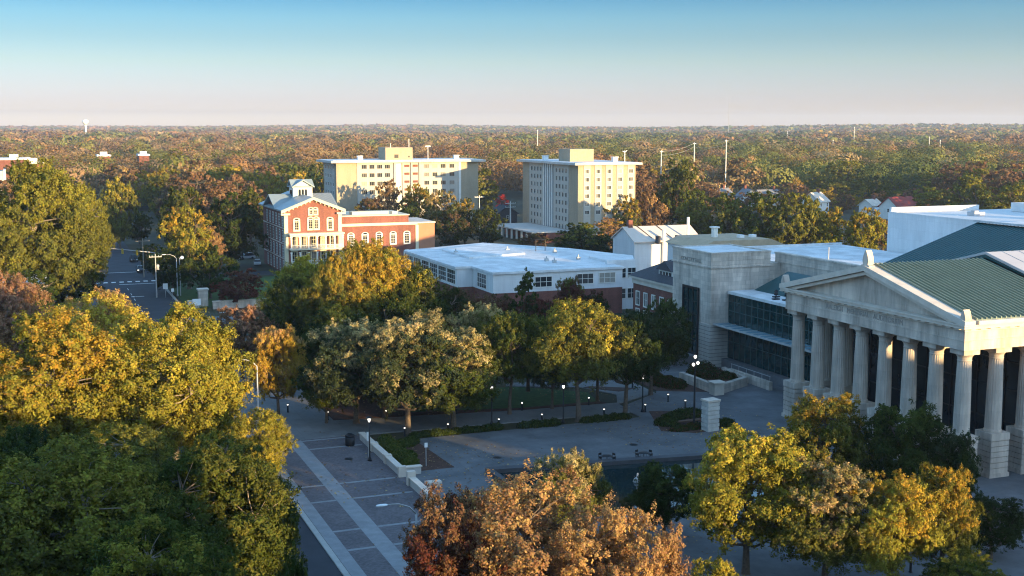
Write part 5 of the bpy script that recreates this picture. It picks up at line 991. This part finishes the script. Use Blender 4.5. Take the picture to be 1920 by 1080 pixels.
# stone walls by the street corner
t = thing('stone_wall', 'low grey stone wall with pale cap along the street corner lawn', 'wall', (36, 247, 0)); e = MB(); e.box(29.0, 31.2, 248.6, 249.2, 0, 1.5); e.box(33.6, 46, 246.4, 247.0, 0, 1.5); e.build('wall_body', limestone, t); e = MB(); e.box(28.9, 31.3, 248.5, 249.3, 1.5, 1.64); e.box(33.5, 46.1, 246.3, 247.1, 1.5, 1.64); e.build('cap', trimstone, t)
t = thing('gate_pier', 'square grey stone gate pier with pale cap on the corner lawn', 'pier', (32.3, 252, 0)); e = MB(); e.box(31.5, 33.3, 251, 252.8, 0, 3.3); e.build('shaft', limestone, t); e = MB(); e.box(31.3, 33.5, 250.8, 253, 3.3, 3.6); e.build('cap', trimstone, t)
sheet('lawn', [(29.2, 249.5), (56, 247.2), (56, 296), (29.2, 299)], .05, lawnm)
# cars
def car(x, y, rz, paint, label, van=False, light=False, z=.03):
    t = thing('parked_car', label, 'car', (x, y, z), rz, 'cars on and beside the street', True)
    L_, Wd = (4.6, .92); zr = 1.75 if van else 1.42
    def child(b, name, m, par=t, sm=False): o = b.build(name, m, None, sm); o.parent = par; return o
    b = MB(); side = [(-2.3, .38), (-2.28, .75), (-2.05, .88), (-1.1, .95), (1.6, .98), (2.2, .92), (2.3, .7), (2.28, .38)]
    for y0, y1, k in ((-Wd, Wd, 1.0),): b.prism([(q[0], q[1]) for q in side], 'y', y0, y1)
    bd = child(b, 'body', paint)
    cab = [(-1.15, .96), (-.45, zr - .06), (-.2, zr), (1.2, zr), (1.45, zr - .05), (2.0 if van else 1.95, .98)]
    def shell(i, e_): return [(p[0] * (1 - i) + .4 * i, p[1] - (i * .3 if p[1] > 1.2 else 0)) for p in e_]
    b = MB(); n = len(cab); vs = [(q[0], -Wd * (.97 if q[1] < 1.2 else .76), q[1]) for q in cab] + [(q[0], Wd * (.97 if q[1] < 1.2 else .76), q[1]) for q in cab]
    b.add(vs, [tuple(range(n)), tuple(range(n, 2 * n))[::-1]] + [(i, n + i, n + (i + 1) % n, (i + 1) % n) for i in range(n)]); child(b, 'window_glass', darkglass)
    b = MB(); b.add([(-.42, -.70, zr - .03), (1.42, -.70, zr - .03), (1.42, .70, zr - .03), (-.42, .70, zr - .03), (-.3, -.62, zr + .05), (1.3, -.62, zr + .05), (1.3, .62, zr + .05), (-.3, .62, zr + .05)], [(4, 5, 6, 7), (0, 1, 5, 4), (1, 2, 6, 5), (2, 3, 7, 6), (3, 0, 4, 7), (0, 3, 2, 1)]); child(b, 'roof', paint)
    for wx in (-1.4, 1.4):
        for wy in (-.84, .84):
            b = MB(); vs = [(wx + r * math.cos(k * math.pi / 8), wy + s_ * .11, .34 + r * math.sin(k * math.pi / 8)) for s_ in (-1, 1) for r in (.34,) for k in range(16)]; b.add(vs, [tuple(range(16)), tuple(range(16, 32))[::-1]] + [(k, (k + 1) % 16, 16 + (k + 1) % 16, 16 + k) for k in range(16)]); child(b, 'wheel', darkmetal)
    for wy in (-.68, .68):
        b = MB(); b.box(-2.315, -2.25, wy - .18, wy + .18, .62, .76); child(b, 'headlight', lamp_glow if light else white_metal); b = MB(); b.box(2.25, 2.315, wy - .16, wy + .16, .66, .82); child(b, 'tail_light', MATS['red_lens'])
    return t
mat('red_lens', (.35, .02, .02), .3, .05)
pw = mat('white_car_paint', (.75, .75, .74), .3, .02, 1, spec=.6); pn = mat('navy_car_paint', (.02, .025, .10), .25, .05, 1, spec=.6); pbk = mat('black_car_paint', (.02, .02, .022), .25, .05, 1, spec=.6); psv = mat('silver_car_paint', (.50, .52, .54), .3, .05, 1, spec=.6); pbl = mat('blue_car_paint', (.05, .06, .26), .25, .05, 1, spec=.6)
car(20.8, 144.5, math.pi / 2, pw, 'white van parked under the yellow tree beside the tall street lamp', True)
car(26.6, 232.5, math.pi / 2, pn, 'dark navy car parked at the kerb by the tall pale sign', False)
car(22.6, 213.0, math.pi / 2, pbl, 'blue car half hidden behind the yellow tree tops', False)
car(25.8, 318, math.pi / 2, pbk, 'dark car stopped beyond the crossing under the signal arm', False, True)
car(26.2, 343, math.pi / 2, pbk, 'farthest dark car in the queue on the street', True)
p = P(462, 486); car(p.x, p.y, .2, psv, 'silver car parked left of the brick house', True)
p = P(488, 500); car(p.x, p.y + 4, 1.4, psv, 'pale grey car right up against the left wall of the brick house', False)
p = P(25, 792); car(p.x, p.y, .1, psv, 'pale car in the parking lot at the left edge', True)
p = P(22, 1045); car(p.x, p.y, 1.3, psv, 'pale grey car under the dark trees in the lower left corner', False)

# fallen leaves under the trees
g = np.random.default_rng(77); n = 9000; kx = g.uniform(23.5, 84, n); ky = g.uniform(86, 158, n)
keep = (np.sin(kx / 5.1) + np.sin(ky / 6.3 + 1) + np.sin((kx + ky) / 3.7) + g.normal(size=n) * .9) > .7; kx, ky = kx[keep], ky[keep]
nn = unit(np.c_[g.normal(size=(len(kx), 2)) * .15, np.ones(len(kx))]); Qf = leaves(np.c_[kx, ky, np.full(len(kx), .185)], nn, .17, g, 1.3)
fl = bpy.data.objects.new('fallen_leaves', quad_mesh('fallen_leaves', Qf, leafm, dict(leaf=g.uniform(size=len(kx)), clump=g.uniform(size=len(kx))))); COL.objects.link(fl); fl.color = C['brown'] + (1,); fl['leaf_tint'] = list(C['tan']); tag(fl, 'scattered brown leaves fallen on the plaza and walks', 'leaves', None, 'stuff')
# ------------------------------------------------------------------ woods beyond the town
BOX = [(92, 153, 398, 432), (143, 186, 343, 400), (140, 190, 60, 210), (54, 100, 280, 332), (95, 165, 215, 300), (3, 36, -60, 640), (70, 125, 150, 275), (-165, 60, 296, 318)]
def blocked(x, y, m=3.0):
    if any(a - m < x < b_ + m and c - m < y < d + m for a, b_, c, d in BOX): return True
    if any((x - fx) ** 2 + (y - fy) ** 2 < (fr * .75 + m) ** 2 for fx, fy, fr in FOOT): return True
    return False
def pix(x, y, z=0.0):
    d = Vector((x, y, z)) - CP; w = d.dot(F); return 960 + FPX * d.dot(R) / w, 540 - FPX * d.dot(U) / w, w
PAL = ['rust', 'orange', 'brown', 'tan', 'gold', 'ygreen', 'olive', 'green', 'dark']
DESC = dict(rust='rust brown', olive='olive green', green='deep green', gold='golden', brown='bare looking brown', tan='pale tan', orange='orange', dark='dark green', ygreen='yellow green')
g = np.random.default_rng(5)
def kind_at(x, y, r):
    r = (.5 + .5 * math.sin(x / 61 + 2 * math.sin(y / 83) + 1) * math.sin(y / 57 + 1.5 * math.sin(x / 101)) ) * .62 + r * .38
    n = math.sin(x / 37 + 1.3) + math.sin(y / 53 + x / 71) + math.sin((x - y) / 29 + 2)
    lf = min(1, max(0, 1 - x / max(y, 1) * 1.6)); w = np.array([.17 + .12 * lf, .03 + .04 * lf, .18, .07 + .05 * lf, .04, .07, .16, .15, .12 - .06 * lf]); w = w * np.array([1 + .3 * n, 1 + .2 * n, 1 + .25 * n, 1, 1, 1, 1 - .2 * n, 1 - .3 * n, 1 - .3 * n]); w = np.clip(w, .01, None); return PAL[int(np.searchsorted(np.cumsum(w / w.sum()), r))]
cand = []
sp = 18.0
for i in range(-36, 80):
    for j in range(13, 54):
        x, y = i * sp + g.uniform(-4, 4), j * sp + g.uniform(-4, 4); u, v, w = pix(x, y)
        if not (-160 < u < 2080) or w < 230: continue
        q_ = g.uniform(); r, h = 6.5 + 7 * q_ ** 1.4 + g.uniform(-1, 1), 12 + 8 * q_ + g.uniform(-2, 3); k = kind_at(x, y, g.uniform()); u2, v2, _ = pix(x, y, h)
        if 915 < u < 1075 and 370 < v < 480: continue                       # open ground before the right block
        if 590 < u < 925 and v > 395 and v2 < 400: continue
        if 1300 < u < 1760 and v > 378 and v2 < 372 + (v - 378) * .1: h *= .55; r *= .8
        if 1180 < u < 1700 and 405 < v < 500: continue
        if 480 < u < 830 and v > 400: continue
        if u > 1700 and v > 430: continue
        if 420 < u < 530 and v > 440: continue
        if v > 470 and u > 0: continue
        if blocked(x, y): continue
        if any((x - fx) ** 2 + (y - fy) ** 2 < 30 for fx, fy in [(q[0], q[1]) for q in cand[-40:]]): continue
        cand.append((x, y, r, h, k, u, v, w))
cand.sort(key=lambda q: q[7])
NIND = 195
def region(u, w):
    d = 'near' if w < 430 else 'far'
    if u < 300: return d, 'of the woods left of the street'
    if u < 600: return d, 'of the woods behind the brick house'
    if u < 950: return d, 'of the woods behind the left apartment block'
    if u < 1230: return d, 'of the woods behind the right apartment block'
    if u < 1500: return d, 'of the woods around the power poles'
    return d, 'of the woods behind the white stage house'
for n, (x, y, r, h, k, u, v, w) in enumerate(cand[:NIND]):
    d, where = region(u, w); pr = 'farcone' if k in ('dark', 'green') and n % 3 == 0 else 'far%d' % (n % 4)
    c2 = {'rust': 'brown', 'olive': 'ygreen', 'green': 'olive', 'gold': 'ygreen', 'brown': 'rust', 'tan': 'brown', 'orange': 'rust', 'dark': 'green', 'ygreen': 'gold'}[k]
    tree(pr, (x, y, 0), r, h, k, c2, 'forest_tree', '%s tree on the %s side %s' % (DESC[k], d, where), '%s trees, %s side, %s' % (DESC[k], d, where))
# everything farther away reads as one mass
def far_mass(pts, nf, name, seed, top=1.0):
    g = np.random.default_rng(seed); n = len(pts); P_ = np.array([(q[0], q[1], q[2], q[3]) for q in pts]); col = np.array([{'ygreen': (.15, .15, .035), 'gold': (.24, .17, .05), 'orange': (.30, .16, .06), 'tan': (.25, .18, .085), 'rust': (.22, .115, .055)}.get(q[4], C[q[4]]) for q in pts]); col = (col * .85 + .15 * np.array([.11, .095, .05])) * g.uniform(.8, 1.5, (n, 1))
    gz = far_z(P_[:, 0], P_[:, 1])
    d = unit(g.normal(size=(n, nf, 3)) + np.array([0, -.15, .25])); d[:, :, 2] = np.where(d[:, :, 2] < -.5, -d[:, :, 2], d[:, :, 2])
    lump = 1 + .22 * np.sin(d[:, :, :1] * 4 + g.uniform(0, 6, (n, 1, 1))) * np.cos(d[:, :, 1:2] * 5 + g.uniform(0, 6, (n, 1, 1))) + g.normal(size=(n, nf, 1)) * .09
    sc = np.stack([P_[:, 2], P_[:, 2], P_[:, 3] * .5], 1)[:, None, :]
    c = np.stack([P_[:, 0], P_[:, 1], gz + P_[:, 3] * .47], 1)[:, None, :] + d * sc * lump
    nor = unit(d * np.array([1, 1, .9]) + g.normal(size=(n, nf, 3)) * .2)
    s = np.repeat(P_[:, 2] * 2.9 / math.sqrt(nf), nf); Q = leaves(c.reshape(-1, 3), nor.reshape(-1, 3), s, g, 1.25) if False else _lv(c.reshape(-1, 3), nor.reshape(-1, 3), s, g)
    cc = np.repeat(col, nf, 0) * g.uniform(.9, 1.1, (n * nf, 1)); return Q, cc
def _lv(cen, nor, size, g):
    n = len(cen); r = g.normal(size=(n, 3)); t = unit(np.cross(nor, r)); b_ = np.cross(nor, t); s = (size * g.uniform(.7, 1.3, n))[:, None] / 2
    return np.stack([cen - t * s, cen + b_ * s * .9, cen + t * s, cen - b_ * s * .9], 1)
parts = [far_mass(cand[NIND:], 900, 'a', 21)]
ring = []
def scatter(d0, d1, sp, rr, hh):
    out = []; y = d0 * .8
    n = int((d1 - d0) / sp)
    for k in range(n):
        dd = d0 + (k + .5) * sp; m = int(dd * rad(58) / sp)
        for q in range(m):
            a = YAW - rad(29) + rad(58) * (q + g.uniform(0, 1)) / m; e_ = dd + g.uniform(-.6, .6) * sp; x, y = e_ * math.sin(a), e_ * math.cos(a)
            if blocked(x, y, 2): continue
            s = g.uniform(.7, 1.25); out.append((x, y, rr * s, hh * g.uniform(.6, 1.3), kind_at(x * .8, y * .6, g.uniform())))
    return out
parts.append(far_mass([q for q in scatter(820, 1500, 23, 12, 17.5) if q[1] > 950 or q[0] > 1400 or q[0] < -600 or math.hypot(q[0], q[1]) > 960], 420, 'b', 22))
parts.append(far_mass(scatter(1500, 2600, 34, 17.5, 18.5), 170, 'c', 23)); parts.append(far_mass(scatter(2600, 4600, 46, 24, 19), 70, 'd', 24)); parts.append(far_mass(scatter(4600, 7600, 48, 28, 19), 16, 'e', 25))
Q = np.concatenate([q[0] for q in parts]); cc = np.concatenate([q[1] for q in parts])
o = bpy.data.objects.new('distant_forest', quad_mesh('distant_forest', Q, farleaf, None, cc)); COL.objects.link(o); tag(o, 'endless autumn woods fading to the horizon', 'forest', None, 'stuff')
print('FOREST', len(cand), len(Q))
# ------------------------------------------------------------------ haze
HAZE_D = 1.0e-4
hm = bpy.data.materials.new('haze'); hm.use_nodes = True; n_ = hm.node_tree; n_.nodes.clear(); v_ = n_.nodes.new('ShaderNodeVolumePrincipled'); o_ = n_.nodes.new('ShaderNodeOutputMaterial'); n_.links.new(v_.outputs[0], o_.inputs['Volume'])
v_.inputs['Color'].default_value = (.72, .82, 1.0, 1); v_.inputs['Density'].default_value = HAZE_D; v_.inputs['Anisotropy'].default_value = .2
tag(MB().box(-8300, 8300, -8300, 8300, -60, 128).build('haze', hm), kind='stuff')
